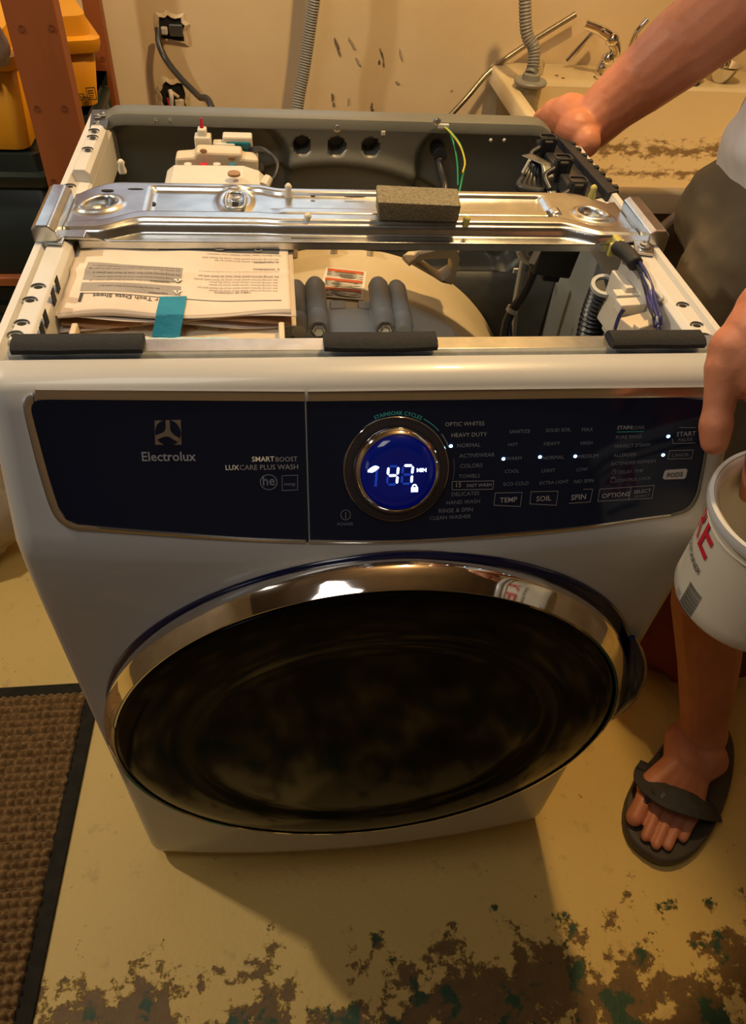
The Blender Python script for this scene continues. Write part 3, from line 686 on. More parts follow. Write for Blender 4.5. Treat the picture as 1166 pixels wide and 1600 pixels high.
# cross beam
BX0, BX1, BYF, BYB = -.318, .326, .231, .362
def fe(t): return smooth01(t)
def beam_z(x, y):
    z = .967
    e = min(1, max(0, (abs(x+.0)-.235)/.05))                 # ends widen
    yf = .254-.018*fe(e)                                      # front step line
    z -= .010*fe((yf-y)/.006)                                 # lower front lip
    z += .004*fe((.011-abs(y-yf-.012))/.004)*(1-.6*e)         # raised bead behind the lip
    if x > -.245 and x < .245:
        z -= .005*fe((.075-abs(y-.312)*2)/.012)*fe((.240-abs(x))/.01)
        z += .0035*fe((.010-abs(y-.297))/.004)*fe((x+.10)/.02)
    for cx, cy, r in ((-.287, .298, .020), (.285, .292, .018)):
        d = math.hypot((x-cx), (y-cy)); z += .004*math.exp(-((d-r)/.004)**2)-.010*fe((r-2e-3-d)/.006)
    d = math.hypot(x+.139, (y-.318)*.6); z += .004*math.exp(-((d-.016)/.005)**2)
    z -= .014*fe((y-.356)/.005)
    return z
def beam_pt(u, v):
    x = BX0+(BX1-BX0)*u
    e = min(1, max(0, (abs(x)-.27)/.045))
    yb = BYB-.010*fe((x+.115)/.03)*(1-fe((x-.30)/.03))-.035*e*e
    y0 = BYF-.0*e
    y = y0+(yb-y0)*v
    return (x, y, beam_z(x, y+(BYB-yb)*v))
beam = mesh_obj('cross_beam', MB().grid(beam_pt, 300, 90), 'steel', W, smooth=60, solid=.0016)
mesh_obj('beam_front_wall', MB().box(((BX0+BX1)/2, BYF+.001, .953), (BX1-BX0-.03, .002, .008)), 'steel', W)
def hole(px, py, z, rx, ry, name='hole', par=W):
    c = at(px, py, 'z', z); mesh_obj(name, MB().lathe([(1, 0), (1, .0006)], (0, 0, 0), (0, 0, 1), 24), 'dark', par).matrix_parent_inverse @= Matrix.Translation(c) @ Matrix.Diagonal((rx, ry, 1, 1))
hole(232, 319, .9632, .0085, .0065, 'beam_hole'); hole(871, 334, .9632, .0085, .0065, 'beam_hole')
hole(168, 298, .968, .007, .0028, 'beam_slot'); hole(212, 296, .9675, .009, .0022, 'beam_slot')
hole(489, 307, .9655, .003, .002, 'beam_slot'); hole(555, 308, .9655, .013, .0012, 'beam_slot')
c = at(368, 314, 'z', .969)
mesh_obj('adjuster_slot', MB().box(c, (.007, .026, .002)), 'dark', W, bevel=.0008)
screw(c+V(0, 0, .0015), (0, 0, 1), .006)
mb = MB()
for k in range(25):
    pass
pts = [c+V(.011*math.copysign(abs(math.cos(a))**.5, math.cos(a)), .021*math.copysign(abs(math.sin(a))**.6, math.sin(a)), .0005) for a in [2*PI*k/24 for k in range(25)]]
mesh_obj('slot_bead', MB().tube(pts, .0022, 8), 'steel', W, smooth=60)
for cx, cy in ((-.287, .298), (.285, .292)):
    mesh_obj('swirl_boss', MB().lathe([(.012, 0), (.011, .005), (.006, .008), (.002, .0065)], (cx, cy, .956), (0, 0, 1), 24), 'steel', W, smooth=60)
# beam end brackets
for s, pts4, foot in ((-1, ((95, 300), (118, 302), (98, 366), (68, 366)), ((72, 366), (104, 366), (97, 382), (66, 380))),
                      (1, ((953, 318), (975, 318), (1017, 372), (992, 372)), ((990, 377), (1022, 375), (1022, 399), (994, 396)))):
    q = [at(*p, 'z', .975) for p in pts4]
    y0 = min(q[2].y, q[3].y); y1 = max(q[0].y, q[1].y); xa = min(v.x for v in q); xb = max(v.x for v in q)
    cx = -.330 if s < 0 else .339; wx = .024
    mesh_obj('beam_bracket', MB().prism([(cx-wx/2, .956), (cx-wx/2, .980), (cx-wx/4, .984), (cx+wx/4, .984), (cx+wx/2, .978), (cx+wx/2, .956)], (0, y0, 0), (1, 0, 0), (0, 0, 1), (0, y1-y0, 0)), 'steel', W, bevel=.0015)
    q = [at(*p, 'z', .966) for p in foot]
    mesh_obj('bracket_foot', MB().prism([(v.x, v.y) for v in q], (0, 0, .9645), (1, 0, 0), (0, 1, 0), (0, 0, .0025)), 'steel', W, bevel=.001)
    screw((q[0]+q[1]+q[2]+q[3])/4+V(0, 0, .0015), (0, 0, 1), .006)
    mesh_obj('bracket_link', MB().box((cx-s*.022, (y0+y1)/2-.005, .966), (.030, y1-y0-.03, .003)), 'steel', W, bevel=.001)
# little push pins on the beam
for px, py, m in ((481, 355, 'creamw'), (727, 359, 'lime'), (451, 308, 'creamw'), (924, 309, 'lime'), (192, 270, 'creamw')):
    c = at(px, py, 'z', .962 if py > 300 else .955)
    mesh_obj('push_pin', MB().lathe([(.0048, 0), (.0052, .003), (.0035, .009), (.0045, .013), (.002, .016)], c, (0, 0, 1), 12), m, W, smooth=60)
mesh_obj('wire_clip', MB().box(at(963, 378, 'z', .962), (.008, .022, .012)).box(at(960, 390, 'z', .955), (.014, .006, .016)), 'lime', W, bevel=.002)

# ------------------------------------------------------------------ tub
TX, TZ, TR = -.004, .555, .285
tub = MB()
def tubp(u, v):
    a = PI*(-.05+1.1*u); y = .19+.255*v
    r = TR*(1-.030*(1-v)**2)-.004*max(0, v-.93)/.07
    if v > .97: r = TR+.004
    return (TX+r*math.cos(a), y, TZ+r*math.sin(a))
mesh_obj('tub_shell', MB().grid(tubp, 90, 30), 'cream', W, smooth=60, solid=.004)
mesh_obj('tub_back', MB().lathe([(.05, 0), (TR-.01, .002), (TR-.006, .012), (TR-.02, .02), (.1, .03)], (TX, .440, TZ), (0, 1, 0), 60), 'cream', W, smooth=40)
mesh_obj('tub_lower', MB().lathe([(TR-.02, 0), (TR-.01, .05), (TR-.008, .24), (TR-.03, .25)], (TX, .19, TZ), (0, 1, 0), 60), 'cream', W, smooth=40)
for px, py in ((462, 388), (524, 384), (580, 388)):
    c = at(px, py, 'y', .440); mesh_obj('tub_rib', MB().box((c.x, .440, c.z-.002), (.006, .012, .018)), 'cream', W, bevel=.001)
# raised side wing of the tub and corner bracket
def framepoly(outer, inner, y, th, name, m, dy=0):
    A = [at(*p, 'y', y) for p in outer]; B = [at(*p, 'y', y) for p in inner]; n = len(A); h = V(0, th, 0)
    mb = MB(); mb.add(A+B+[a+h for a in A]+[b+h for b in B],
        [(i, (i+1) % n, n+(i+1) % n, n+i) for i in range(n)]+[(2*n+i, 3*n+i, 3*n+(i+1) % n, 2*n+(i+1) % n) for i in range(n)]+
        [(i, 2*n+i, 2*n+(i+1) % n, (i+1) % n) for i in range(n)]+[(n+i, n+(i+1) % n, 3*n+(i+1) % n, 3*n+i) for i in range(n)])
    return mesh_obj(name, mb, m, W, bevel=.002)
framepoly([(640, 412), (655, 398), (685, 391), (715, 392), (719, 405), (713, 430), (706, 446), (675, 432)],
          [(650, 412), (662, 406), (688, 405), (704, 404), (707, 411), (706, 430), (690, 440), (670, 426)], .335, .03, 'tub_bracket', 'cream')
mesh_obj('bracket_top', MB().prism([(v.x, v.y) for v in [at(*p, 'z', .885) for p in ((628, 400), (640, 392), (712, 381), (719, 392), (690, 398), (655, 402), (640, 412))]], (0, 0, .880), (1, 0, 0), (0, 1, 0), (0, 0, .006)), 'cream', W, bevel=.002)
# warning label on the tub

def tub_surf(px, py, dr=.0):
    d = ray(px, py); t = .5
    f = lambda t: math.hypot(CAM[0]+t*d[0]-TX, CAM[2]+t*d[2]-TZ)-(TR+dr+.0025)
    while f(t) > 0 and t < 2: t += .002
    return Vector(CAM+t*d)
def quadgrid(q, nu, nv, dr):
    a, b, c, d = [Vector((p[0], p[1], 0)) for p in q]
    return lambda u, v: tub_surf(*((a.lerp(b, u)).lerp(d.lerp(c, u), v))[:2], dr)
L4 = ((510, 417), (573, 424), (568, 469), (497, 463))
label = mesh_obj('warning_label', MB().grid(quadgrid(L4, 0, 0, .0), 12, 12), 'white', W, smooth=180)
def sub(u0, v0, u1, v1):
    a, b, c, d = [Vector((p[0], p[1], 0)) for p in L4]
    f = lambda u, v: tuple((a.lerp(b, u)).lerp(d.lerp(c, u), v))[:2]
    return (f(u0, v0), f(u1, v0), f(u1, v1), f(u0, v1))
mbl = MB(); mbt = MB()
for k in range(3):
    v0 = .03+.31*k
    mbl.grid(quadgrid(sub(.05, v0, .93, v0+.085), 0, 0, .0007), 6, 2)
    for r_ in range(5):
        x1 = .93 if r_ % 2 == 0 else .80-.1*k
        mbt.grid(quadgrid(sub(.06, v0+.105+r_*.036, x1, v0+.105+r_*.036+.014), 0, 0, .0007), 6, 1)
mesh_obj('label_heading', mbl, 'orange', label); mesh_obj('label_small_print', mbt, 'inkgrey', label)
# grey front ring with hinge-like clamps
def ringp(R0, R1, y0, y1, a0, a1, nu=50):
    mb = MB(); pr = [(R0, y0), (R1, y0), (R1, y1), (R0, y1)]
    vs = []
    for i in range(nu+1):
        a = a0+(a1-a0)*i/nu
        vs += [(TX+r*math.cos(a), y, TZ+r*math.sin(a)) for r, y in pr]
    mb.add(vs, [(i*4+k, i*4+(k+1) % 4, (i+1)*4+(k+1) % 4, (i+1)*4+k) for i in range(nu) for k in range(4)]+[(0, 1, 2, 3), tuple(nu*4+k for k in (3, 2, 1, 0))]); return mb
mesh_obj('door_boot_ring', ringp(.15, .262, .10, .200, 0, PI), 'greypl', W, smooth=40, bevel=.003)
mesh_obj('clamp_ring', ringp(.262, .289, .185, .288, 0, PI), 'greypl', W, smooth=40, bevel=.003)
for px in (528, 572, 665, 443):
    c = at(px, 482 if px < 600 else 497, 'y', .292)
    mesh_obj('ring_tab', MB().box((c.x, .293, TZ+math.sqrt(max(0, .286**2-(c.x-TX)**2))), (.020, .020, .008), Matrix.Rotation(math.atan2(c.x-TX, TZ) * 1.0, 3, 'Y')), 'greypl', W, bevel=.0015)
for s, bx_ in ((-1, at(497, 498, 'y', .236).x), (1, at(600, 498, 'y', .236).x)):
    zc = .840
    for k, (dx, r) in enumerate(((0, .013), (s*.024, .0125))):
        mesh_obj('clamp_knuckle', MB().lathe([(r*.7, -.002), (r, .003), (r, .020), (r*.96, .021), (r*.96, .024), (r, .025), (r, .080), (r*.75, .088)], (bx_+dx, .224, zc+.014-.004*k), (0, 1, .12), 24), 'greypl', W, smooth=45)
    mesh_obj('web_opening', MB().prism([(s*.030, .002), (s*.066, -.015), (s*.034, -.012)], (bx_, .2225, zc), (1, 0, 0), (0, 0, 1), (0, .003, 0)), 'steel_dark', W)
    mesh_obj('clamp_web', MB().prism([(0, .006), (s*.024, .018), (s*.036, .013), (s*.100, -.022), (s*.094, -.034), (s*.026, -.026), (0, -.030), (-s*.012, -.030), (-s*.012, .004)], (bx_, .225, zc), (1, 0, 0), (0, 0, 1), (0, .060, 0)), 'greypl', W, bevel=.002)
    mesh_obj('clamp_bolt', MB().lathe([(.0085, 0), (.0085, .003), (.006, .003), (.006, .007)], (bx_, .221, zc+.013), (0, -1, 0), 6), 'steel', W, bevel=.0006)
    mesh_obj('clamp_washer', MB().lathe([(.0105, 0), (.0105, .0015)], (bx_, .2225, zc+.013), (0, -1, 0), 20), 'steel_dark', W)

# ------------------------------------------------------------------ dispenser housing + tech sheet
DX0, DX1 = -.292, -.088
hz = .928
mesh_obj('dispenser_housing', MB().prism([(.040, .80), (.040, hz-.002), (.046, hz), (.245, hz+.004), (.250, hz), (.250, .80)], (DX0, 0, 0), (0, 1, 0), (0, 0, 1), (DX1-DX0, 0, 0)), 'beige', W, bevel=.003)
for x_ in (DX0+.003, DX1-.003): mesh_obj('housing_ridge', MB().box((x_, .07, hz+.006), (.006, .055, .014)), 'beige', W, bevel=.0015)
for px, py in ((187, 514), (294, 514), (350, 513)):
    c = at(px, py, 'z', hz+.001)
    mesh_obj('housing_notch', MB().ell(c, (.0095 if px < 340 else .006, .0055, .0016), n=16), 'brownpl', W, smooth=180)
mesh_obj('housing_tab', MB().box(at(146, 367, 'z', .945), (.04, .02, .012)), 'beige', W, bevel=.002)
mesh_obj('kraft_flap', MB().box((at(300, 378, 'z', .94).x, .252, .940), (.19, .02, .003)), 'kraft', W, bevel=.001)
mesh_obj('blue_film', MB().grid(lambda u, v: (-.213+.075*u, .0285+.004*v, .9655+.0012*noise.noise(V(u*8, v, 1))), 20, 3), mat('pale blue film', (.35, .62, .70), .3, noise_s=90, col2=(.6, .74, .78)), W, smooth=180)
mesh_obj('blue_film_scrap', MB().grid(lambda u, v: (-.135+.018*u, .040+.006*v, hz+.0025), 4, 2), mat('blue film scrap', (.1, .5, .62), .3, noise_s=200, col2=(.5, .72, .78)), W)
ts = empty('tech_sheet', (-.19, .17, .93), 'folded printed data sheet taped on the beige dispenser housing', 'paper')
PC = [at(*p, 'z', .948) for p in ((125, 372), (450, 385), (455, 488), (90, 492))]   # back-left, back-right, front-right, front-left
def sheet(z0, seed, grow=0, droop=.0):
    def f(u, v):
        a = PC[0].lerp(PC[1], u); b = PC[3].lerp(PC[2], u); p = a.lerp(b, v)
        p = V(p.x+grow*(u-.5)*.01, p.y-grow*.002*v, z0)
        w = .0025*math.sin(u*7+seed)*v+.0015*noise.noise(V(u*4, v*4, seed))-.004*math.sin(v*PI)*.5
        # a soft fold across the middle
        w += .002*math.exp(-((v-.45)/.04)**2)-droop*(v**6)
        p.z += w; p.y += .003*math.sin(u*9+seed)*(v > .95); return p
    return f
top = sheet(.9485, .0)
s_top = mesh_obj('top_sheet', MB().grid(top, 60, 40), 'paper', ts, smooth=180, solid=.0004)
mesh_obj('lower_fold', MB().grid(sheet(.9440, 1.4, 1, .001), 40, 24), 'paper', ts, smooth=180, solid=.0004)
mesh_obj('lower_fold', MB().grid(sheet(.9395, 3.1, 0, .002), 40, 24), 'kraft', ts, smooth=180, solid=.0006)
mesh_obj('lower_fold', MB().grid(sheet(.9355, 4.4, 1, .001), 40, 24), 'paper', ts, smooth=180, solid=.0004)
# fold spine: front edge rolls
mesh_obj('fold_edge', MB().grid(lambda u, v: top(u, 1)+V(0, -.0022*math.sin(v*PI), -.0045*v*(1+.5*math.sin(u*7))), 50, 6), 'paper', ts, smooth=180)
def psh(px, py, lift=.0006):       # pixel to sheet surface via its quad
    p = at(px, py, 'z', .948)
    # invert bilinear by Newton
    u, v = .5, .5
    for _ in range(12):
        a = PC[0].lerp(PC[1], u); b = PC[3].lerp(PC[2], u); q = a.lerp(b, v)
        du = (PC[1]-PC[0]).lerp(PC[2]-PC[3], v); dv = b-a; e = p-q; det = du.x*dv.y-du.y*dv.x
        u += (e.x*dv.y-e.y*dv.x)/det; v += (du.x*e.y-du.y*e.x)/det
    return u, v
def on_sheet(u, v, lift=.0006):
    p = top(u, v); p.z += lift; return p
def sheet_quad(px0, py0, px1, py1, px2, py2, px3, py3, m, name, lift=.0005, nu=14, nv=6):
    cs_ = [psh(a, b) for a, b in ((px0, py0), (px1, py1), (px2, py2), (px3, py3))]
    def f(s, t):
        u = (cs_[0][0]*(1-s)+cs_[1][0]*s)*(1-t)+(cs_[3][0]*(1-s)+cs_[2][0]*s)*t
        v = (cs_[0][1]*(1-s)+cs_[1][1]*s)*(1-t)+(cs_[3][1]*(1-s)+cs_[2][1]*s)*t
        return on_sheet(u, v, lift)
    return mesh_obj(name, MB().grid(f, nu, nv), m, ts, smooth=180)
sheet_quad(138, 410, 286, 417, 283, 440, 129, 436, 'inkgrey', 'printed_box')
sheet_quad(128, 441, 283, 446, 282, 460, 125, 455, 'inkgrey', 'printed_box')
def sheet_text(s, pxl, pyl, pxr, pyr, m='ink', hr=1.0, bold=False, lift=.0009):
    # upside-down lettering: reading direction runs right-to-left in view
    (u0, v0), (u1, v1) = psh(pxr, pyr), psh(pxl, pyl)
    vs, fs, Wd = text_geo(s, bold)
    wl = (PC[1]-PC[0]).length; hl = (PC[3]-PC[0]).length
    du, dv = (u1-u0)*wl, (v1-v0)*hl; L = math.hypot(du, dv); k = L/Wd; ex = (du/L, dv/L); ey = (-ex[1]*-1, ex[0]*-1)
    ey = (-ex[1], ex[0]) if ex[0] < 0 and -ex[0]*1 < 0 else (ex[1]*-1, ex[0])
    out = []
    for x, y in vs:
        a = ex[0]*x*k + (-ex[1])*0; sgn = 1 if ex[0] < 0 else -1
        uu = u0+(ex[0]*x*k)/wl; vv = v0+(ex[1]*x*k + y*k*hr*sgn)/hl
        out.append(on_sheet(min(1, max(0, uu)), min(1, max(0, vv)), lift))
    mb = MB(); mb.add(out, fs); return mesh_obj('lettering', mb, m, ts, fix=False)
sheet_text('r Tech Data Sheet', 146, 461, 247, 466, bold=True, hr=1.1)
sheet_text('1', 126, 459, 131, 459, bold=True)
sheet_text('CAUTION', 233, 456, 262, 457, bold=True); sheet_text('WARNING', 235, 439, 266, 440, bold=True)
sheet_text('TABLE OF CONTENTS', 335, 453, 392, 455, 'inkdark', bold=True)
sheet_text('2. WARNING', 396, 418, 437, 420, 'inkdark', bold=True); sheet_text('3. CAUTION', 397, 408, 435, 409, 'inkdark', bold=True)
sheet_text('From Button Upper Select Washer User Interface', 324, 396, 438, 399, 'inkdark')
for (x0, x1, ya, yb_, n_) in ((140, 282, 414, 436, 5), (130, 250, 446, 449, 1), (310, 436, 421, 428, 2), (302, 434, 432, 450, 5), (310, 436, 401, 405, 2)):
    for k in range(n_):
        y = ya+(yb_-ya)*k/max(1, n_-1) if n_ > 1 else ya
        e = random.choice((0, 6, 25)); 
        words = 'the wiring harness panel door must be fitted with power off before any test or repair work is done on this unit'
        sheet_text(words[:max(20, int((x1-x0-e)*.42))], x0+e, y+(0 if x0 > 200 else 1), x1, y+4, 'ink' if x0 < 300 else 'inkdark')
sheet_quad(249, 376, 438, 386, 436, 397, 247, 390, 'inkdark', 'printed_panel', lift=.0006)
for px, py in ((344, 386), (404, 392)):
    u, v = psh(px, py); c = on_sheet(u, v, .0013); mesh_obj('printed_circle', MB().lathe([(.010 if px < 400 else .004, 0), (.0102 if px < 400 else .0042, .0003), (.008 if px < 400 else .003, .0003)], c, (0, 0, 1), 20, cap=False), 'inkgrey', ts)
for px, py in ((262, 382), (261, 386)):
    u, v = psh(px, py); mesh_obj('printed_mark', MB().box(on_sheet(u, v, .0012), (.006, .0012, .0004)), 'white', ts)
for px, py in ((225, 375), (224, 379), (223, 383)):
    u, v = psh(px, py); mesh_obj('printed_mark', MB().box(on_sheet(u, v, .0009), (.005, .0025, .0004)), 'ink', ts)
sheet_quad(125, 458.5, 440, 470, 440, 471, 125, 459.3, 'ink', 'printed_line', nu=40, nv=1)
for px, py in ((277, 456), (278, 438)):
    u, v = psh(px, py); c = on_sheet(u, v, .0012); mesh_obj('printed_triangle', MB().prism([(-.005, .003), (.005, .003), (0, -.004)], c, (1, 0, 0), (0, 1, 0), (0, 0, .0003)), 'white', ts)
    mesh_obj('printed_mark', MB().box(c+V(0, .0005, .0004), (.001, .004, .0003)), 'ink', ts)
# teal tape with pinked ends
def tape(u, v):
    TL, TR_, BR, BL = [Vector((*p, 0)) for p in ((250, 465), (292, 463), (281, 529), (237, 526))]
    q = TL.lerp(TR_, u).lerp(BL.lerp(BR, u), v)
    teeth = 1.6*abs((u*11) % 1-.5)*2*(1 if v > .99 else (-1 if v < .01 else 0))
    q.y += teeth
    if v < .42:
        uu, vv = psh(q.x, q.y); vv = min(vv, 1.0)
        return on_sheet(uu, vv, .0014)
    s = (v-.42)/.58
    zt = .9505+(hz+.006-.9505)*s
    return at(q.x, q.y, 'z', zt)
mesh_obj('teal_tape', MB().grid(tape, 44, 30), 'tape', ts, smooth=60, solid=.0003)['label'] = 'teal tape strip with zigzag ends'

# ------------------------------------------------------------------ foam block
qf = [at(*p, 'z', 1.0) for p in ((588, 288), (715, 293), (722, 320), (593, 316))]
fb0 = [at(*p, 'z', .971) for p in ((592, 346), (716, 350))]
mb = MB()
xa0, xb0 = fb0[0].x, fb0[1].x
def foamp(u, v, top_):
    yf, yb_ = fb0[0].y+.002, fb0[0].y+.060
    return None
y0, y1 = fb0[0].y, fb0[0].y+.075
bot = [(xa0, y0, .972), (xb0, y0-.002, .972), (xb0+.004, y1, .972), (xa0+.004, y1, .972)]
topv = [(at(590, 316, 'z', .998).x, at(590, 316, 'z', .998).y, .998), (at(721, 322, 'z', .998).x, at(721, 322, 'z', .998).y, .998),
        (at(716, 294, 'z', .998).x, at(716, 294, 'z', .998).y, .998), (at(588, 288, 'z', .998).x, at(588, 288, 'z', .998).y, .998)]
bot[2] = (topv[2][0]+.001, topv[2][1], .972); bot[3] = (topv[3][0]+.001, topv[3][1], .972)
mb.add(bot+topv, [(0, 1, 2, 3), (4, 5, 6, 7), (0, 1, 5, 4), (1, 2, 6, 5), (2, 3, 7, 6), (3, 0, 4, 7)])
tag(mesh_obj('foam_block', mb, 'foamblock', bevel=.002), 'olive grey foam block lying on the steel cross beam', 'foam block')

# ------------------------------------------------------------------ inlet valves at the back left
vm = MB()
p = [(275, 262), (275, 240), (304, 238), (308, 230), (378, 233), (378, 241), (404, 243), (404, 264)]
A = [at(*q, 'y', .505) for q in p]
mesh_obj('valve_cover', MB().prism([(v.x, v.z) for v in A], (0, .49, 0), (1, 0, 0), (0, 0, 1), (0, .028, 0)), 'beige', W, bevel=.004)
mesh_obj('valve_cover_lip', MB().box(((A[0].x+A[-1].x)/2, .488, A[0].z-.002), (A[-1].x-A[0].x-.004, .012, .004)), 'beige', W, bevel=.001)
for px, py in ((318, 236), (362, 247)):
    mesh_obj('cover_dimple', MB().ell(at(px, py, 'y', .4895), (.005, .0012, .003), n=12), 'brownpl', W)
cz = at(300, 285, 'y', .44)
mesh_obj('valve_manifold', MB().prism([(at(*q, 'y', .44).x, at(*q, 'y', .44).z) for q in ((258, 300), (258, 280), (270, 271), (380, 272), (405, 280), (418, 292), (418, 300))], (0, .40, 0), (1, 0, 0), (0, 0, 1), (0, .07, 0)), 'creamw', W, bevel=.006)
mesh_obj('manifold_knob', MB().lathe([(.008, 0), (.008, .003), (.005, .004)], at(366, 276, 'y', .42)+V(0, 0, .002), (0, 0, 1), 18), 'brownpl', W, smooth=40)
for px, m in ((320, 'red'), (364, 'teal'), (295, 'creamw'), (340, 'creamw')):
    c = at(px, 268, 'y', .475); mesh_obj('valve_plug', MB().lathe([(.006, 0), (.0065, .008), (.005, .018)], c-V(0, 0, .008), (0, 0, 1), 14), m, W, smooth=40)
mesh_obj('valve_dark_body', MB().box(at(385, 272, 'y', .505), (.05, .03, .022)).box(at(335, 268, 'y', .515), (.10, .02, .02)), 'blackpl', W, bevel=.003)
c = at(318, 224, 'y', .53); mesh_obj('valve_solenoid', MB().box(c, (.022, .02, .022)).box(c+V(0, 0, .014), (.012, .014, .012)).box(c+V(.028, 0, -.004), (.03, .018, .014)), 'creamw', W, bevel=.002)
mesh_obj('red_tip', MB().tube([c+V(0, 0, .018), c+V(0, 0, .032)], [.003, .0015], 10), 'red', W)
c = at(372, 227, 'y', .535); mesh_obj('valve_coil', MB().box(c, (.040, .02, .028)), 'creamw', W, bevel=.002); mesh_obj('coil_core', MB().box(c+V(.001, -.004, -.003), (.033, .016, .022)), 'teal', W, bevel=.002)
for k in range(3):
    o_ = k*.003
    mesh_obj('valve_lead', MB().tube(spline([at(385, 240, 'y', .53)+V(0, 0, o_), at(412, 235-k, 'y', .50), at(433, 252+2*k, 'y', .48), at(430, 275, 'y', .46), at(418, 288, 'y', .44)]), .0024, 8), 'blackpl', W, smooth=60)
mesh_obj('valve_nipple', MB().tube([at(413, 291, 'y', .43), at(420, 278, 'y', .44)], [.007, .006], 12), 'creamw', W, smooth=60)

# ------------------------------------------------------------------ power cord, ground wire
c = at(687, 241, 'y', .5585)
mesh_obj('cord_grommet', MB().lathe([(.010, .03), (.011, 0), (.009, .006), (.005, .006)], c+V(0, .024, 0), (0, -1, 0), 20), 'blackpl', W, smooth=50)
mesh_obj('power_cord', MB().tube(spline([c+V(0, .01, 0), c+V(.0, -.012, -.012), at(691, 275, 'y', .53), at(696, 300, 'y', .50), at(700, 320, 'y', .46)+V(0, 0, -.05)]), .0055, 10), 'blackpl', W, smooth=60)
g0 = at(693, 197, 'y', .553)
mesh_obj('ground_wire', MB().tube(spline([g0, at(705, 207, 'y', .545), at(720, 228, 'y', .53), at(726, 255, 'y', .50), at(722, 280, 'y', .47), at(718, 300, 'y', .45)]), .0016, 8), 'green', W, smooth=60)
mesh_obj('ground_wire', MB().tube(spline([g0, at(704, 207, 'y', .545)+V(0, -.002, 0), at(718, 228, 'y', .53)+V(.001, -.002, 0), at(724, 252, 'y', .50)+V(.002, -.002, 0), at(723, 270, 'y', .47)]), .0013, 8), 'yellow', W, smooth=60)
mesh_obj('ground_wire', MB().tube(spline([g0, at(706, 215, 'y', .55), at(714, 250, 'y', .52), at(716, 290, 'y', .47)]), .0014, 8), 'green', W, smooth=60)
mesh_obj('wire_terminal', MB().box(g0, (.016, .004, .006)), 'white', W, bevel=.001)

# ------------------------------------------------------------------ black wire duct on the right rear rail
tq = [at(*p, 'z', .962) for p in ((838, 212), (868, 208), (962, 300), (905, 306))]
mesh_obj('wire_duct', MB().prism([(v.x, v.y) for v in tq], (0, 0, .938), (1, 0, 0), (0, 1, 0), (0, 0, .020)), 'blackpl', W, bevel=.003)
tq2 = [at(*p, 'z', .966) for p in ((866, 210), (884, 214), (968, 300), (950, 303))]
mesh_obj('duct_rim', MB().prism([(v.x, v.y) for v in tq2], (0, 0, .950), (1, 0, 0), (0, 1, 0), (0, 0, .018)), 'black', W, bevel=.002)
for i in range(9):
    f_ = (i+.5)/9; c = tq2[1].lerp(tq2[2], f_)
    mesh_obj('duct_tooth', MB().box((c.x-.001, c.y, .962), (.006, .008, .016)), 'black', W, bevel=.001)
for px, py in ((857, 214), (881, 246), (904, 281)):
    c = at(px, py, 'z', .975)
    pts = [c+V(.011*math.copysign(abs(math.cos(a))**.4, math.cos(a)), .0085*math.copysign(abs(math.sin(a))**.4, math.sin(a)), 0) for a in [2*PI*k/24 for k in range(25)]]
    mesh_obj('duct_clip', MB().tube(pts, .0016, 6).tube([c+V(-.009, -.008, 0), c+V(-.007, -.006, -.03)], .003, 6).tube([c+V(.009, -.008, 0), c+V(.007, -.006, -.03)], .003, 6), 'blackpl', W, smooth=60)
    mesh_obj('clip_pocket', MB().box(c+V(0, 0, -.014), (.020, .015, .020)), 'black', W, bevel=.003)
    mesh_obj('clip_arm', MB().tube(spline([c+V(-.010, -.006, -.012), c+V(-.024, -.012, -.02), c+V(-.020, -.030, -.03)]), .004, 8), 'blackpl', W, smooth=60)
# folded grey strap and black wrapped harness
mesh_obj('grey_strap', MB().grid(lambda u, v: (lambda a, b: a.lerp(b, u))(*([at(814, 243, 'y', .50).lerp(at(845, 256, 'y', .47), min(1, v*2.2)).lerp(at(858, 310, 'y', .42), max(0, v*1.8-.8)), at(832, 240, 'y', .50).lerp(at(862, 256, 'y', .47), min(1, v*2.2)).lerp(at(882, 310, 'y', .42), max(0, v*1.8-.8))])), 4, 20), 'steel_dark', W, smooth=60, solid=.0015)
for k in range(5):
    mesh_obj('wrapped_harness', MB().tube(spline([at(826+4*k, 262-2*k, 'y', .49), at(820+5*k, 275, 'y', .48), at(812+8*k, 292+k, 'y', .46), at(845+3*k, 300, 'y', .44)]), .0055, 8), 'blackpl', W, smooth=60)
mesh_obj('harness_tag', MB().tube([at(828, 250, 'y', .475), at(817, 270, 'y', .475)], .0022, 6), 'creamw', W)

# ------------------------------------------------------------------ right interior: noise filter, harnesses, hose, connectors
c = at(868, 405, 'y', .27)
ry = Matrix.Rotation(.12, 3, 'Y')
mesh_obj('noise_filter', MB().box(c+V(.004, .012, .012), (.050, .030, .070), ry), 'blackpl', W, bevel=.003)
mesh_obj('filter_sticker', MB().box(at(840, 392, 'y', .262), (.0085, .001, .034), Matrix.Rotation(.25, 3, 'Y')), 'white', W)
mesh_obj('filter_cap', MB().box(c+V(.002, .01, -.026), (.022, .02, .01), ry), 'black', W, bevel=.002)
c = at(806, 423, 'y', .36); mesh_obj('square_clip', MB().box(c, (.007, .003, .007)), 'creamw', W, bevel=.001)
mesh_obj('inner_panel_rib', MB().tube([at(822, 385, 'y', .40), at(806, 470, 'y', .40), at(800, 540, 'y', .40)], .005, 8), 'inner', W, smooth=60)
mesh_obj('inner_bulkhead', MB().grid(lambda u, v: (.155+.18*u, .46, .50+.30*v), 24, 6), 'steel_dark', W, smooth=60, solid=.0015)
cb_ = spline([at(838, 398, 'y', .33), at(832, 430, 'y', .33), at(815, 465, 'y', .33), at(800, 486, 'y', .33), at(790, 515, 'y', .32), at(786, 560, 'y', .30)])
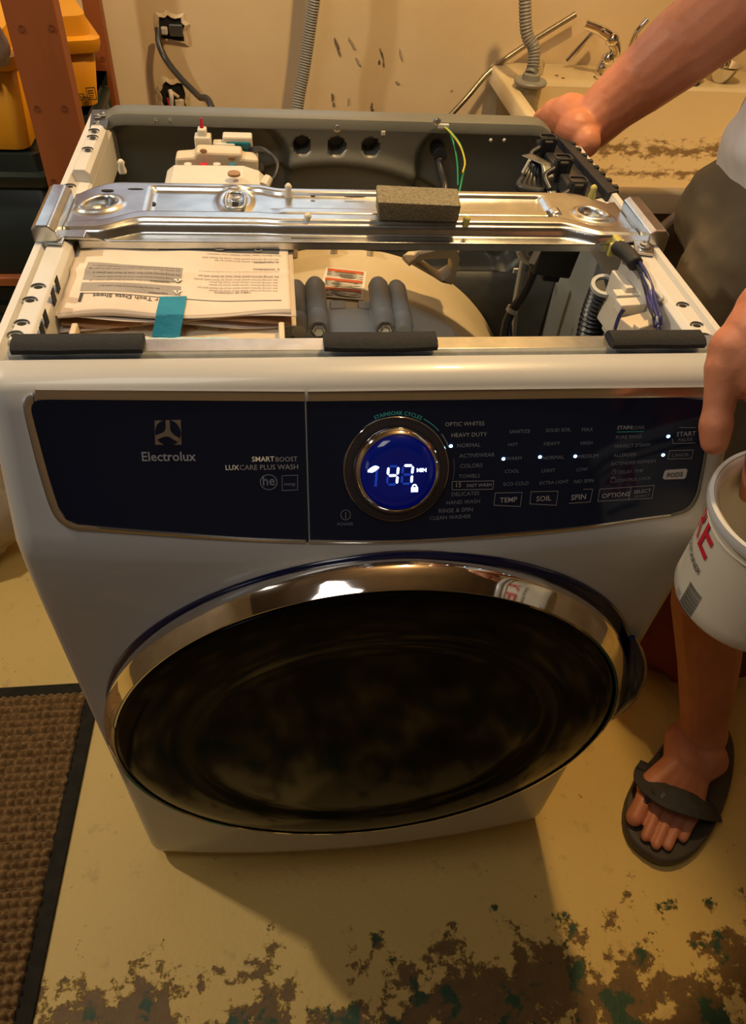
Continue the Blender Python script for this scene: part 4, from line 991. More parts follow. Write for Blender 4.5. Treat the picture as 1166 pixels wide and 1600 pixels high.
mesh_obj('cable_harness', MB().tube(cb_, .0065, 10), 'blackpl', W, smooth=60)
mesh_obj('cable_band', MB().lathe([(.0085, 0), (.0085, .006)], at(799, 487, 'y', .33), (.3, 0, 1), 14), 'whitewire', W)
for k in range(3):
    mesh_obj('cable_wire', MB().tube(spline([at(799, 487, 'y', .33), at(786+6*k, 505, 'y', .325), at(783+9*k, 560, 'y', .30)]), .002, 6), 'navywire', W, smooth=60)
mesh_obj('plug', MB().tube(spline([at(812, 390, 'y', .30), at(818, 402, 'y', .30), at(835, 412, 'y', .30)]), .0052, 8), 'creamw', W, smooth=60)
mesh_obj('ground_wire', MB().tube(spline([at(752, 374, 'y', .25), at(768, 383, 'y', .25), at(795, 388, 'y', .26), at(815, 388, 'y', .28)]), .002, 8), 'green', W, smooth=60)
for k in range(4):
    mesh_obj('beam_harness_wire', MB().tube(spline([at(455, 374+k, 'y', .24), at(520, 376+2*k, 'y', .24), at(590, 384+2*k, 'y', .24), at(650, 386+k, 'y', .24), at(705, 377+k, 'y', .24)]), .0022, 8), 'blackpl', W, smooth=60)
hb = [at(960, 443, 'y', .19), at(948, 452, 'y', .20), at(938, 470, 'y', .205), at(928, 495, 'y', .21), at(920, 530, 'y', .21), at(912, 570, 'y', .21)]
hb = [at(945, 447, 'y', .20), at(938, 465, 'y', .205), at(929, 490, 'y', .21), at(922, 520, 'y', .21), at(914, 570, 'y', .21)]
mesh_obj('corrugated_tube', corrugated(hb, .0165, .0068, .0035, 20), 'blackpl', W, smooth=60)
c0 = at(945, 447, 'y', .20); mesh_obj('tube_mouth', MB().lathe([(.0165, -.002), (.0165, .003), (.012, .003), (.011, -.004)], c0, (hb_ := (c0-at(938, 465, 'y', .205))), 20), 'greypl', W, smooth=40)
# wire bundle
rnd = random.Random(7)
path = [(968, 385), (984, 397), (1003, 424), (1014, 452), (1021, 478), (1027, 496), (1029, 512)]
for k in range(11):
    ox, oy = rnd.uniform(-9, 9), rnd.uniform(-5, 5); m = ['purple', 'navywire', 'purple', 'navywire', 'whitewire', 'blackpl', 'purple', 'whitewire', 'navywire', 'blackpl', 'navywire'][k]
    P_ = [at(a+ox*(1-.7*abs(i-4)/4), b+oy, 'x', .302-.004*(i > 4)+rnd.uniform(-.004, .003)) for i, (a, b) in enumerate(path)]
    mesh_obj('bundle_wire', MB().tube(spline(P_), .0021, 7), m, W, smooth=60)
P_ = [at(a, b, 'x', .298) for i, (a, b) in enumerate([(966, 387), (975, 392), (986, 402), (994, 414)])]
mesh_obj('bundle_sleeve', MB().tube(spline(P_), [.0085]*24+[.006], 12), 'black', W, smooth=60)
for i in (0,):
    mesh_obj('loop_wire', MB().tube(spline([at(1005, 440, 'x', .303), at(1020, 450, 'x', .304), at(1034, 464, 'x', .304), at(1031, 470, 'x', .304), at(1014, 462, 'x', .303)]), .0022, 7), 'whitewire', W, smooth=60)
def cbox(px, py, z, d, m, name, rz=0, rx=0):
    R_ = Matrix.Rotation(rz, 3, 'Z') @ Matrix.Rotation(rx, 3, 'X')
    return mesh_obj(name, MB().box(at(px, py, 'z', z), d, R_), m, W, bevel=.0015)
cbox(980, 488, .905, (.034, .030, .060), 'creamw', 'relay_connector', .1)
cbox(988, 462, .935, (.044, .014, .010), 'creamw', 'relay_lid', .05)
cbox(984, 478, .936, (.030, .016, .012), 'creamw', 'relay_top', .1)
cbox(961, 474, .915, (.010, .040, .062), 'creamw', 'relay_cap', .1)
cbox(1010, 518, .92, (.060, .030, .030), 'beige', 'wire_connector', .35)
cbox(1020, 505, .937, (.048, .010, .006), 'beige', 'connector_lid', .4)
mesh_obj('yellow_plug', MB().ell(at(1056, 517, 'z', .93), (.007, .006, .008), n=12), 'lime', W, smooth=60)
for k in range(4):
    mesh_obj('lead_wire', MB().tube(spline([at(973+k, 484, 'z', .94), at(966, 498, 'z', .93), at(963+2*k, 514, 'z', .92), at(972+2*k, 526, 'z', .91), at(990, 532, 'z', .89)]), .0018, 6), 'navywire', W, smooth=60)
    mesh_obj('lead_wire', MB().tube(spline([at(1030, 500, 'z', .935), at(1042, 505+2*k, 'z', .935), at(1050, 514+2*k, 'z', .93)]), .0015, 6), 'whitewire' if k % 2 else 'navywire', W, smooth=60)

# ------------------------------------------------------------------ control panel
PO = [(66, 624), (478, 626), (700, 625), (900, 622), (1060, 621), (1099, 624), (1103, 634), (1102, 690), (1093, 745), (1086, 775), (1070, 795), (1046, 804), (1000, 810), (900, 824), (800, 833), (700, 841), (600, 845), (480, 845), (380, 840), (280, 832), (180, 824), (125, 819), (104, 810), (92, 790), (76, 740), (60, 680), (50, 640), (54, 627)]
TOPL = [(54, 626), (200, 626), (478, 627), (700, 626), (900, 622), (1101, 621)]
def psurf(x, z, off): 
    y = front_y(x, z); nrm = V(0, -.924, .383); return V(x, y, z)+nrm*off
xz = [(onfront(*p).x, onfront(*p).z) for p in PO]
def interp_poly(pts, x, lo=True):
    zs_ = []
    for (x0, z0), (x1, z1) in zip(pts, pts[1:]+pts[:1]):
        if (x0-x)*(x1-x) <= 0 and x0 != x1: zs_.append(z0+(z1-z0)*(x-x0)/(x1-x0))
    return (min(zs_), max(zs_)) if zs_ else None
PX0 = min(a for a, b in xz)+1e-4; PX1 = max(a for a, b in xz)-1e-4
def panel_grid(xa, xb, off, nx, nz=14):
    mb = MB(); xs_ = []
    for i in range(nx+1):
        t = i/nx; xs_.append(xa+(xb-xa)*t)
    xs_ += [p[0] for p in xz if xa < p[0] < xb]; xs_ = sorted(set(xs_))
    vs = []
    for x in xs_:
        lo, hi = interp_poly(xz, x); hi = max(hi, lo+1e-4)
        for j in range(nz+1): vs.append(psurf(x, lo+(hi-lo)*j/nz, off))
    m = nz+1
    mb.add(vs, [(i*m+j, (i+1)*m+j, (i+1)*m+j+1, i*m+j+1) for i in range(len(xs_)-1) for j in range(nz)]); return mb
XG = onfront(480, 730).x
dr = mesh_obj('dispenser_drawer_front', panel_grid(PX0, XG-.0007, .0016, 50), 'panelglass', W, smooth=180)
cp = mesh_obj('control_panel', panel_grid(XG+.0007, PX1, .0016, 60), 'panelglass', W, smooth=180)
# chrome trims
def band(px_in, px_out, name, m='trim', h=.003):
    A = [onfront(*p) for p in px_in]; B = [onfront(*p) for p in px_out]; mb = MB(); vs = []
    for a, b in zip(A, B):
        c = a.lerp(b, .5); c = psurf(c.x, c.z, 0)
        vs += [psurf(a.x, a.z, .0005), psurf(a.x, a.z, h*.75), psurf(c.x, c.z, h), psurf(b.x, b.z, h*.75), psurf(b.x, b.z, .0)]
    mb.add(vs, [(i*5+k, i*5+k+1, (i+1)*5+k+1, (i+1)*5+k) for i in range(len(A)-1) for k in range(4)])
    return mesh_obj(name, mb, m, W, smooth=35)
def dens(pts, n=6):
    return [(p.x, p.y) for p in spline([(a, b, 0) for a, b in pts], n)]
def lin(a, b, n): return [(a[0]+(b[0]-a[0])*i/n, a[1]+(b[1]-a[1])*i/n) for i in range(n+1)]
band(lin((56, 623), (476, 626), 30), lin((56, 608), (476, 611), 30), 'chrome_trim_top')
band(lin((481, 626), (1099, 619), 40), lin((481, 611), (1101, 604), 40), 'chrome_trim_top')
band(dens([(54, 627), (50, 640), (60, 680), (76, 740), (92, 790), (104, 810), (125, 819)]), dens([(52, 613), (37, 628), (47, 680), (64, 745), (81, 796), (98, 817), (122, 827)]), 'chrome_trim_left')
band(dens([(125, 818), (180, 823), (280, 831), (380, 838), (478, 842)]), dens([(122, 826), (180, 830), (280, 837), (380, 843), (478, 847)]), 'chrome_trim_bottom')
band(dens([(482, 842), (600, 843), (700, 839), (800, 831), (900, 822), (1000, 808), (1046, 802)]), dens([(482, 847), (600, 847), (700, 843), (800, 836), (900, 826), (1000, 812), (1048, 806)]), 'chrome_trim_bottom')
band(dens([(1046, 802), (1070, 793), (1084, 775), (1092, 745), (1101, 690), (1102, 634)]), dens([(1048, 806), (1074, 797), (1089, 777), (1096, 748), (1105, 692), (1106, 634)]), 'chrome_trim_right', 'steel_dark')

def label_text(s, xl, xr, yl, m='letter', hr=1.0, yr=None, par=None, bold=False, split=None):
    a = onfront(xl, yl); b = onfront(xr, yr if yr is not None else yl)
    b.z = a.z if yr is None else b.z
    # text baseline follows the machine's own horizontal
    Wd = text_geo(s, bold); vs, fs, w = Wd; k = (b.x-a.x)/w
    sl = .0
    mb = MB(); mb.add([psurf(a.x+x*k, a.z+y*k*hr*.92, .0022) for x, y in vs], fs)
    return mesh_obj('lettering', mb, m, par or cp, fix=False)
label_text('Electrolux', 223, 307, 719, 'letter', 1.0, par=dr, bold=True)
label_text('SMART', 394, 429, 720, 'white', .95, par=dr, bold=True); label_text('BOOST', 431, 465, 720, 'letter', .95, par=dr)
label_text('LUX', 353, 374, 733, 'white', .95, par=dr, bold=True); label_text('CARE PLUS WASH', 375, 466, 733, 'letter', .95, par=dr)
E_ = [('OPTIC WHITES', 695, 756, 665), ('HEAVY DUTY', 705, 760, 682), ('NORMAL', 714, 750, 698), ('ACTIVEWEAR', 717, 772, 714), ('COLORS', 718, 753, 730), ('TOWELS', 716, 749, 746),
      ('FAST WASH', 729, 767, 760), ('15', 712, 720, 760), ('DELICATES', 705, 748, 774), ('HAND WASH', 697, 749, 787), ('RINSE & SPIN', 685, 738, 800), ('CLEAN WASHER', 671, 735, 811), ('POWER', 527, 552, 820),
      ('SANITIZE', 795, 827, 675), ('HOT', 793, 808, 696), ('WARM', 790, 814, 718), ('COOL', 788, 810, 738), ('ECO COLD', 786, 825, 758), ('TEMP', 780, 807, 784),
      ('SOLID SOIL', 852, 891, 674), ('HEAVY', 849, 874, 695), ('NORMAL', 847, 880, 717), ('LIGHT', 845, 866, 737), ('EXTRA LIGHT', 842, 887, 756), ('SOIL', 837, 860, 782),
      ('MAX', 908, 925, 673), ('HIGH', 906, 924, 694), ('MEDIUM', 903, 933, 715), ('LOW', 900, 917, 735), ('NO SPIN', 896, 926, 754), ('SPIN', 891, 914, 780),
      ('STAIN', 963, 985, 670), ('SOAK', 985, 1006, 670), ('PURE RINSE', 961, 1001, 685), ('PERFECT STEAM', 959, 1013, 699), ('ALLERGEN', 957, 992, 713), ('EXTENDED REFRESH', 954, 1022, 726), ('DELAY TIME', 965, 1003, 739), ('CONTROL LOCK', 962, 1015, 752),
      ('OPTIONS', 939, 982, 777), ('SELECT', 989, 1015, 770), ('DE-SELECT', 990, 1013, 776), ('START', 1055, 1085, 681), ('PAUSE', 1058, 1080, 689), ('CANCEL', 1048, 1075, 713)]
BR = {'OPTIC WHITES', 'HEAVY DUTY', 'TEMP', 'SOIL', 'SPIN', 'OPTIONS', 'SELECT', 'START', 'STAIN', 'FAST WASH', '15'}
for s, a, b_, y in E_:
    if s == 'SANITIZE': y = 676
    label_text(s, a, b_, y, 'letter' if s in BR else 'letterdim', .9, bold=s in ('TEMP', 'SOIL', 'SPIN', 'OPTIONS', 'START', 'STAIN'))
def pline(pts, m='letter', w=.0005, par=None, name='printed_line'):
    P_ = [onfront(*p) for p in pts]; mb = MB()
    for a, b_ in zip(P_, P_[1:]):
        d = (b_-a); d = V(d.x, 0, d.z).normalized(); nn = V(-d.z, 0, d.x)*w/2
        if nn.z < 0 or (nn.z == 0 and nn.x < 0): nn = -nn
        a_ = a-d*w/2; c_ = b_+d*w/2
        mb.add([psurf(q.x, q.z, .0022) for q in (a_-nn, c_-nn, c_+nn, a_+nn)], [(0, 1, 2, 3)])
    return mesh_obj(name, mb, m, par or cp, fix=False)
pline([(706, 751), (771, 750), (769, 763), (706, 764), (706, 751)], 'letter', .0004)
for q in ([(773, 769), (771, 788), (812, 790), (815, 768), (773, 769)], [(829, 767), (827, 786), (868, 788), (871, 766), (829, 767)], [(911, 763), (925, 763), (921, 783), (888, 785)],
          [(936, 763), (933, 782), (1017, 777), (1021, 757), (936, 763)], [(985, 760), (981, 780)], [(1049, 684), (1050, 692), (1085, 691)], [(1060, 667), (1086, 667)],
          [(1045, 703), (1042, 716), (1079, 715), (1082, 702), (1045, 703)]):
    pline(q, 'letter', .0004)
pline([(963, 674), (1004, 673)], 'letterteal', .0005)
def circ(px, py, r, m, w=.0004, par=None, a0=0, a1=2*PI, n=24, name='printed_ring', sq=1):
    c = onfront(px, py)
    mb = MB(); vs = []
    for k in range(n+1):
        a = a0+(a1-a0)*k/n
        for q in (r, r-w): vs.append(psurf(c.x+q*math.cos(a)*sq, c.z+q*math.sin(a)*.924, .0022))
    mb.add(vs, [(2*k, 2*k+1, 2*k+3, 2*k+2) for k in range(n)]); return mesh_obj(name, mb, m, par or cp, fix=False)
circ(540, 803, .0046, 'letter'); pline([(540, 799), (540, 808)], 'letter', .0005)
circ(958, 736, .0024, 'letterdim'); pline([(958, 733), (958, 736), (960, 736)], 'letterdim', .0004)
pline([(953, 745), (953, 752), (961, 752), (961, 745), (953, 745)], 'letterdim', .0004); circ(957, 745, .0015, 'letterdim')
circ(420, 752, .0068, 'letterdim', .0007, dr, sq=1.15); label_text('he', 411, 430, 757, 'letterdim', 1, par=dr, bold=True)
pline([(441, 742), (465, 741), (465, 764), (441, 765), (441, 742)], 'letterdim', .0005, dr); label_text('energy', 444, 462, 757, 'letterdim', 1, par=dr)
# pods badge
def fillpoly(pts, m, off=.0021, par=None, name='printed_badge'):
    P_ = [onfront(*p) for p in pts]; mb = MB(); mb.add([psurf(q.x, q.z, off) for q in P_], [tuple(range(len(P_)))]); return mesh_obj(name, mb, m, par or cp, fix=False)
MT['badge'] = mat('pale badge', (.42, .40, .40), .4, noise_s=40, col2=(.46, .44, .44))
fillpoly([(1037, 735), (1040, 733), (1070, 731), (1073, 733), (1070, 745), (1067, 747), (1037, 748), (1034, 746)], 'badge')
mbt_ = label_text('PODS', 1040, 1064, 745, 'ink', 1, bold=True)
for v in mbt_.data.vertices: v.co += Vector((0, -.0006, .0003))
# silver emblem: square with a round propeller cut
fillpoly([(242, 656), (283, 655), (284, 694), (243, 694)], 'emblem', .0019, dr, 'emblem_plate')
c = onfront(263, 675)
mb = MB(); n = 30; mb.add([psurf(c.x, c.z, .0024)]+[psurf(c.x+.0108*math.cos(2*PI*k/n), c.z+.0100*math.sin(2*PI*k/n), .0024) for k in range(n)], [(0, 1+k, 1+(k+1) % n) for k in range(n)])
mesh_obj('emblem_disc', mb, 'panelglass', dr, fix=False)
mb = MB(); star = []
for k in range(3):
    a0 = math.radians((86, 200, 325)[k]); a1 = math.radians((143, 262, 386)[k])
    for a, r in ((a0-.16, .0108), (a0+.16, .0108), (a0+.35, .0048), (a1, .0030), (a1+.45, .0036)): star.append((r*math.cos(a), r*math.sin(a)))
mb.add([psurf(c.x, c.z, .0028)]+[psurf(c.x+x, c.z+z*.93, .0028) for x, z in star], [(0, 1+i, 1+(i+1) % 15) for i in range(15)])
mesh_obj('emblem_blades', mb, 'emblem', dr, fix=False)
for px, py in ((704, 696), (786, 716), (843, 713), (898, 712), (1043, 681), (1035, 710)):
    c = onfront(px, py); mesh_obj('indicator_led', MB().ell(psurf(c.x, c.z, .002), (.0017, .0008, .0017), n=12), 'led', cp, smooth=180)
# ------------------------------------------------------------------ program knob
KC = onfront(619, 733); KC = psurf(KC.x, KC.z, .0015)
KN = V(0, -1, (front_y(KC.x, KC.z+.04)-front_y(KC.x, KC.z-.04))/.08).normalized(); KX = V(1, 0, 0); KU = KN.cross(KX)
if KU.z < 0: KU = -KU
kn = empty('program_knob', KC, '', ''); kn.parent = W; kn.matrix_parent_inverse = Matrix.Translation(-W.location)
def kchild(name, mb, m, **k):
    o = mesh_obj(name, mb, m, None, **k); o.parent = kn; o.matrix_parent_inverse = Matrix.Translation(-KC); return o
kchild('outer_ring', MB().lathe([(.0490, -.002), (.0488, .0018), (.0480, .0026), (.0472, .0022)], KC, KN, 96, cap=False), 'chrome', smooth=50)
kchild('ring_groove', MB().lathe([(.0473, .0024), (.0440, .0034), (.0415, .0030), (.038, .0020)], KC, KN, 64), 'smokering', smooth=50)
kchild('bezel', MB().lathe([(.0405, .001), (.0402, .005), (.0385, .0085), (.0362, .0112), (.0350, .0122), (.0342, .0120)], KC, KN, 96, cap=False), 'chrome', smooth=50)
kchild('display', MB().lathe([(.0345, .0112), (.0345, .0118), (.02, .0119), (.001, .0120)], KC, KN, 64), 'screen', smooth=180)
def kp(x, y, o=.0122): return KC+KX*x+KU*(y-.0040)+KN*o
def kpoly(mb, pts, o=.0120): mb.add([kp(x, y, o) for x, y in pts], [tuple(range(len(pts)))])
def seg7(mbs, ox, oy, w, h, on):
    t = .0020; sl = .08
    S = {'a': ((0, h), (w, h)), 'b': ((w, h), (w, h/2)), 'c': ((w, h/2), (w, 0)), 'd': ((w, 0), (0, 0)), 'e': ((0, 0), (0, h/2)), 'f': ((0, h/2), (0, h)), 'g': ((0, h/2), (w, h/2))}
    for k_, (p, q) in S.items():
        p, q = Vector((*p, 0)), Vector((*q, 0)); d = (q-p).normalized(); nn = V(-d.y, d.x, 0)*t/2; p = p+d*.0008; q = q-d*.0008
        pts = [p, p+d*t/2+nn, q-d*t/2+nn, q, q-d*t/2-nn, p+d*t/2-nn]
        kpoly(mbs[0] if k_ in on else mbs[1], [(ox+v.x+v.y*sl, oy+v.y) for v in pts], .0126 if k_ in on else .0122)
on_, off_ = MB(), MB()
seg7((on_, off_), -.0102, -.0068, .0088, .0166, 'fbgc'); seg7((on_, off_), .0030, -.0064, .0088, .0166, 'abc'); 
seg7((off_, off_), -.0205, -.0070, .0001, .0166, '')
kchild('digits', on_, 'digit', fix=False); kchild('unlit_segments', off_, 'digitdim', fix=False)
vs, fs, w = text_geo('MIN', True)
mb = MB(); mb.add([kp(.0168+x*.0085/w, .0042+y*.0075/w, .0126) for x, y in vs], fs); kchild('minutes_text', mb, 'digit', fix=False)
mb = MB(); lf = []
for k in range(16):
    a = 2*PI*k/16; r = .0052*(1-.35*abs(math.sin(a)))
    lf.append((-.0225+r*math.cos(a)*1.0+.3*.0025*math.sin(a), .0078+.62*.0045*math.sin(a)+.25*r*math.cos(a)))
kpoly(mb, lf, .0126); kpoly(mb, [(-.0275, .0052), (-.0268, .0050), (-.0255, .0065), (-.026, .007)], .0126); kchild('leaf_icon', mb, 'digit', fix=False)
mb = MB(); kpoly(mb, [(.0118, -.0142), (.0178, -.0142), (.0178, -.0100), (.0118, -.0100)], .0126)
for k in range(8):
    a, b_ = PI*k/8, PI*(k+1)/8
    kpoly(mb, [(.0148+.0024*math.cos(a), -.0100+.0030*math.sin(a)), (.0148+.0024*math.cos(b_), -.0100+.0030*math.sin(b_)), (.0148+.0015*math.cos(b_), -.0100+.0021*math.sin(b_)), (.0148+.0015*math.cos(a), -.0100+.0021*math.sin(a))], .0126)
kchild('lock_icon', mb, 'digit', fix=False)
# arched lettering over the knob and arc lines
def arc_text(s, r, a0, a1, m):
    vs, fs, w = text_geo(s, False); arc = (a0-a1)*r; k = arc/w; out = []
    for x, y in vs:
        a = a0-(x*k)/r; q = r+y*k; out.append(KC+KX*(q*math.cos(a))+KU*(q*math.sin(a))+KN*.0008)
    mb = MB(); mb.add(out, fs); return mesh_obj('arched_lettering', mb, m, cp, fix=False)
arc_text('STAINSOAK CYCLES', .0500, math.radians(113), math.radians(64), 'letterteal')
def arc_line(r, a0, a1, m, w=.0006):
    mb = MB(); n = 16; vs = []
    for k in range(n+1):
        a = math.radians(a0+(a1-a0)*k/n)
        for q in (r, r+w): vs.append(KC+KX*(q*math.cos(a))+KU*(q*math.sin(a))+KN*.0008)
    mb.add(vs, [(2*k, 2*k+1, 2*k+3, 2*k+2) for k in range(n)]); return mesh_obj('arc_line', mb, m, cp, fix=False)
arc_line(.0515, 62, 42, 'letterteal'); arc_line(.0515, 38, 22, 'letter'); arc_line(.0535, 10, -12, 'letterdim', .0003)

# ------------------------------------------------------------------ door
dn = bpy.data.objects.new('door', None); COL.objects.link(dn); dn.location = (0, -.10, .5); dn.parent = W; dn.matrix_parent_inverse = Matrix.Translation(-W.location)
def dchild(name, mb, m, **k):
    o = mesh_obj(name, mb, m, None, **k); o.parent = dn; o.matrix_parent_inverse = Matrix.Translation(-dn.location); return o
AX = (0, -1, 0)
def surr(u, v):
    a = 2*PI*u; r, off = ((.3275, -.004), (.3275, .0015), (.3255, .0035), (.320, .0045), (.30, .0045))[round(v*4)]
    x, z = .011+r*math.cos(a), .4965+r*math.sin(a)
    return (x, front_y(max(-.320, min(.320, x)), z)-off, z)
dchild('door_surround', MB().grid(surr, 140, 4), 'doorback', smooth=60)
def mixring(prof, c0, c1):     # centre drifts forward with depth because the door leans a touch
    n = 160; vs = []; h0, h1 = prof[0][1], prof[-1][1]
    for r, h, in prof:
        t = (h-.105)/(.148-.105); c = Vector(c0).lerp(Vector(c1), max(0, min(1, t)))
        for k in range(n):
            a = 2*PI*k/n; bump = 1+.042*math.exp(-(((a+.32+PI) % (2*PI)-PI)/.36)**2)*max(0, 1-t)
            vs.append((c.x+r*math.cos(a)*bump, -h, c.z+r*math.sin(a)*bump))
    mb = MB(); mb.add(vs, [(i*n+k, i*n+(k+1) % n, (i+1)*n+(k+1) % n, (i+1)*n+k) for i in range(len(prof)-1) for k in range(n)]); return mb
dchild('chrome_ring', mixring([(.312, .104), (.318, .108), (.3185, .114), (.3175, .121), (.3140, .128), (.3085, .135), (.3035, .1420), (.2995, .1470), (.2965, .1465), (.2955, .1435)], (.006, 0, .498), (-.001, 0, .5145)), 'chrome', smooth=50)
gp = [(.2965, .1438), (.290, .1470), (.270, .1500), (.240, .1520), (.225, .1518), (.215, .1490), (.205, .1475), (.19, .1490), (.15, .1530), (.10, .1560), (.05, .1575), (.001, .158)]
dchild('door_glass', MB().lathe(gp, (-.001, 0, .5145), AX, 120), 'doorglass', smooth=180)
# handle lip at the right rim
hl = MB()
pts = [(.006+.330*math.cos(a), -.108, .500+.330*math.sin(a)) for a in [math.radians(27-36*k/16) for k in range(17)]]
dchild('handle_grip', hl.tube(pts, [.004+.013*math.sin(PI*k/16) for k in range(17)], 12), 'doorback', smooth=60)

# ------------------------------------------------------------------ PERSON
PSN = empty('person', (.66, .25, 0), 'person in white shirt, olive shorts and flip-flops leaning over the washer and holding a pail', 'person')
body = MB()
Vx = lambda *a: Vector(a)
# legs
knL, anL = V(.615, .215, .50), V(.668, .022, .115)
body.chain([V(.58, .33, .88), V(.60, .27, .68), knL, V(.622, .135, .37), V(.642, .08, .26), anL], [.072, .066, .058, .063, .052, .040])
knR, anR = V(.76, .52, .50), V(.80, .55, .11)
body.chain([V(.68, .48, .88), V(.72, .50, .68), knR, V(.775, .545, .36), anR], [.072, .066, .058, .062, .038])
# left foot
FD = V(-.72, -.69, 0).normalized(); FS = V(FD.y, -FD.x, 0)    # forward, towards big toe side?
heel = anL-FD*.03; heel.z = .055
body.ell(heel, (.040, .040, .036)); body.ell(anL+V(0, 0, -.01), (.046, .046, .05)); body.ell(V(.645, -.012, .075), (.050, .044, .038))
toeT = [V(.512, -.100, .042), V(.522, -.133, .038), V(.536, -.148, .037), V(.557, -.152, .036), V(.590, -.140, .036)]
toeB = [V(.556, -.050, .050), V(.572, -.070, .050), V(.590, -.084, .047), V(.608, -.094, .044), V(.630, -.098, .041)]
for i, (a, b_) in enumerate(zip(toeT, toeB)):
    r = [.0165, .0100, .0098, .0093, .0098][i]
    mid = a.lerp(b_, .45)+V(0, 0, .005)
    body.chain([a, mid, b_], [r*.95, r*.9, r*1.15], n=14)
    body.chain([b_, b_.lerp(V(.655, .0, .085), .6), V(.655+.008*(i-2), .0-.010*(i-2), .085)], [r*1.4, .026, .036], n=14)
# right foot (hidden)
for i in range(5):
    body.chain([anR+V(-.20+.012*i, -.05-.018*i, -.075), anR+V(-.13, -.03-.015*i, -.065), anR+V(0, 0, -.02)], [.011, .016, .034], n=12)
body.ell(anR+V(.03, 0, -.06), .038)
# torso
body.ell((.665, .41, .98), (.12, .13, .14)); body.ell((.64, .38, 1.18), (.11, .13, .17)); body.ell((.57, .36, 1.34), (.11, .17, .11))
body.chain([V(.54, .35, 1.42), V(.52, .34, 1.52)], [.06, .055])
body.ell((.50, .33, 1.63), (.085, .075, .115)); body.ell((.425, .325, 1.61), (.016, .012, .02))
body.ell((.50, .405, 1.62), (.016, .01, .03)); body.ell((.50, .255, 1.62), (.016, .01, .03))
# right arm to the back corner
shR, elR = V(.45, .52, 1.38), D(1270, -70, .95)
wrR = D(928, 196, 1.085)
def dd(px, py, dep): return D(px, py, dep)
arm_pts = [shR, elR, D(1135, 18, .965), D(1062, 76, .99), D(1004, 125, 1.02), D(960, 160, 1.05), D(928, 192, 1.07)]
body.chain(arm_pts, [.055, .050, .055, .052, .045, .040, .036])
# right hand resting over the rear corner: palm, thumb and four fingers hooked behind the flange
pal = [D(915, 200, 1.075), D(890, 185, 1.09), D(868, 183, 1.105)]
body.chain(pal, [.036, .034, .026]); body.ell(D(900, 205, 1.06), .030); body.ell(D(915, 222, 1.05), .022)
for i, (px, py) in enumerate(((842, 176), (848, 170), (858, 167), (868, 166))):
    k0 = D(px+22, py+4, 1.115+.012*i); k1 = D(px+4, py+5, 1.135+.012*i); k2 = k1+V(-.006, .012, -.026); k3 = k2+V(.004, .002, -.022)
    body.chain([pal[1], k0, k1, k2, k3], [.020, .0125, .0110, .0098, .0088], n=12)
body.chain([D(905, 212, 1.055), D(893, 212, 1.06), D(885, 215, 1.075)], [.016, .012, .010], n=12)
# left arm, hand with thumb down the panel edge, fingers into the pail
shL = V(.62, .16, 1.38)
HK = 1.075
def HDp(a, b, c): return D(a, b, c*HK)
HD = .560
wrL = HDp(1210, 490, .545)
elL = HDp(1560, 400, .68)
body.chain([shL, elL, wrL.lerp(elL, .5), wrL], [.052, .044, .042, .031])
body.chain([wrL, HDp(1185, 520, .545), HDp(1165, 560, .55)], [.029, .027, .024]); body.ell(HDp(1150, 545, .550), .0215); body.ell(HDp(1190, 575, .55), .028)
body.chain([HDp(1150, 545, .550), HDp(1133, 575, .553), HDp(1127, 608, .557), HDp(1122, 640, .561), HDp(1119, 664, .563), HDp(1117, 690, .566)], [.0215, .0165, .0132, .0120, .0140, .0118], n=18)
body.ell(HDp(1120, 668, .563), (.0130, .0125, .0135))
for i, (px, dep) in enumerate(((1178, .556), (1206, .548), (1232, .545), (1256, .55))):
    body.chain([HDp(1185+8*i, 560, .55), HDp(px+14, 628, dep), HDp(px+12, 690, dep+.012), HDp(px, 738, dep+.04), HDp(px-8, 772, dep+.06)], [.019, .0115, .0105, .0095, .0088], n=12)
bo = mesh_obj('body', body, 'skin', PSN, smooth=180)
def remesh(o, vox, it=6, f=.5):
    r = o.modifiers.new('remesh', 'REMESH'); r.mode = 'VOXEL'; r.voxel_size = vox; r.use_smooth_shade = True
    s = o.modifiers.new('smooth', 'SMOOTH'); s.iterations = it; s.factor = f
remesh(bo, .0028, 5)
# toe nails
for a, b_, r in zip(toeT, toeB, (.0085, .0055, .0052, .0048, .0045)):
    d = (a-b_).normalized(); R_ = Matrix.Rotation(math.atan2(d.y, d.x), 3, 'Z')
    mesh_obj('toenail', MB().ell(a+V(0, 0, r*1.25)-d*.002, (r*1.05, r, .0022), R_ @ Matrix.Rotation(.35, 3, 'Y'), 12), 'nail', PSN, smooth=180)
# shirt
sh = MB()
sh.ell((.662, .41, 1.00), (.150, .165, .155)); sh.ell((.668, .41, .935), (.130, .150, .09)); sh.ell((.64, .39, 1.18), (.14, .165, .20)); sh.ell((.57, .36, 1.34), (.135, .195, .14))
sh.chain([shR, shR.lerp(elR, .55)], [.078, .075]); sh.chain([shL, shL.lerp(elL, .45)], [.075, .072])
so = mesh_obj('shirt', sh, 'shirt', PSN, smooth=180); remesh(so, .007, 6)
tex = bpy.data.textures.new('folds', 'CLOUDS'); tex.noise_scale = .09
dm = so.modifiers.new('folds', 'DISPLACE'); dm.texture = tex; dm.strength = .022; dm.mid_level = .5; dm.texture_coords = 'GLOBAL'
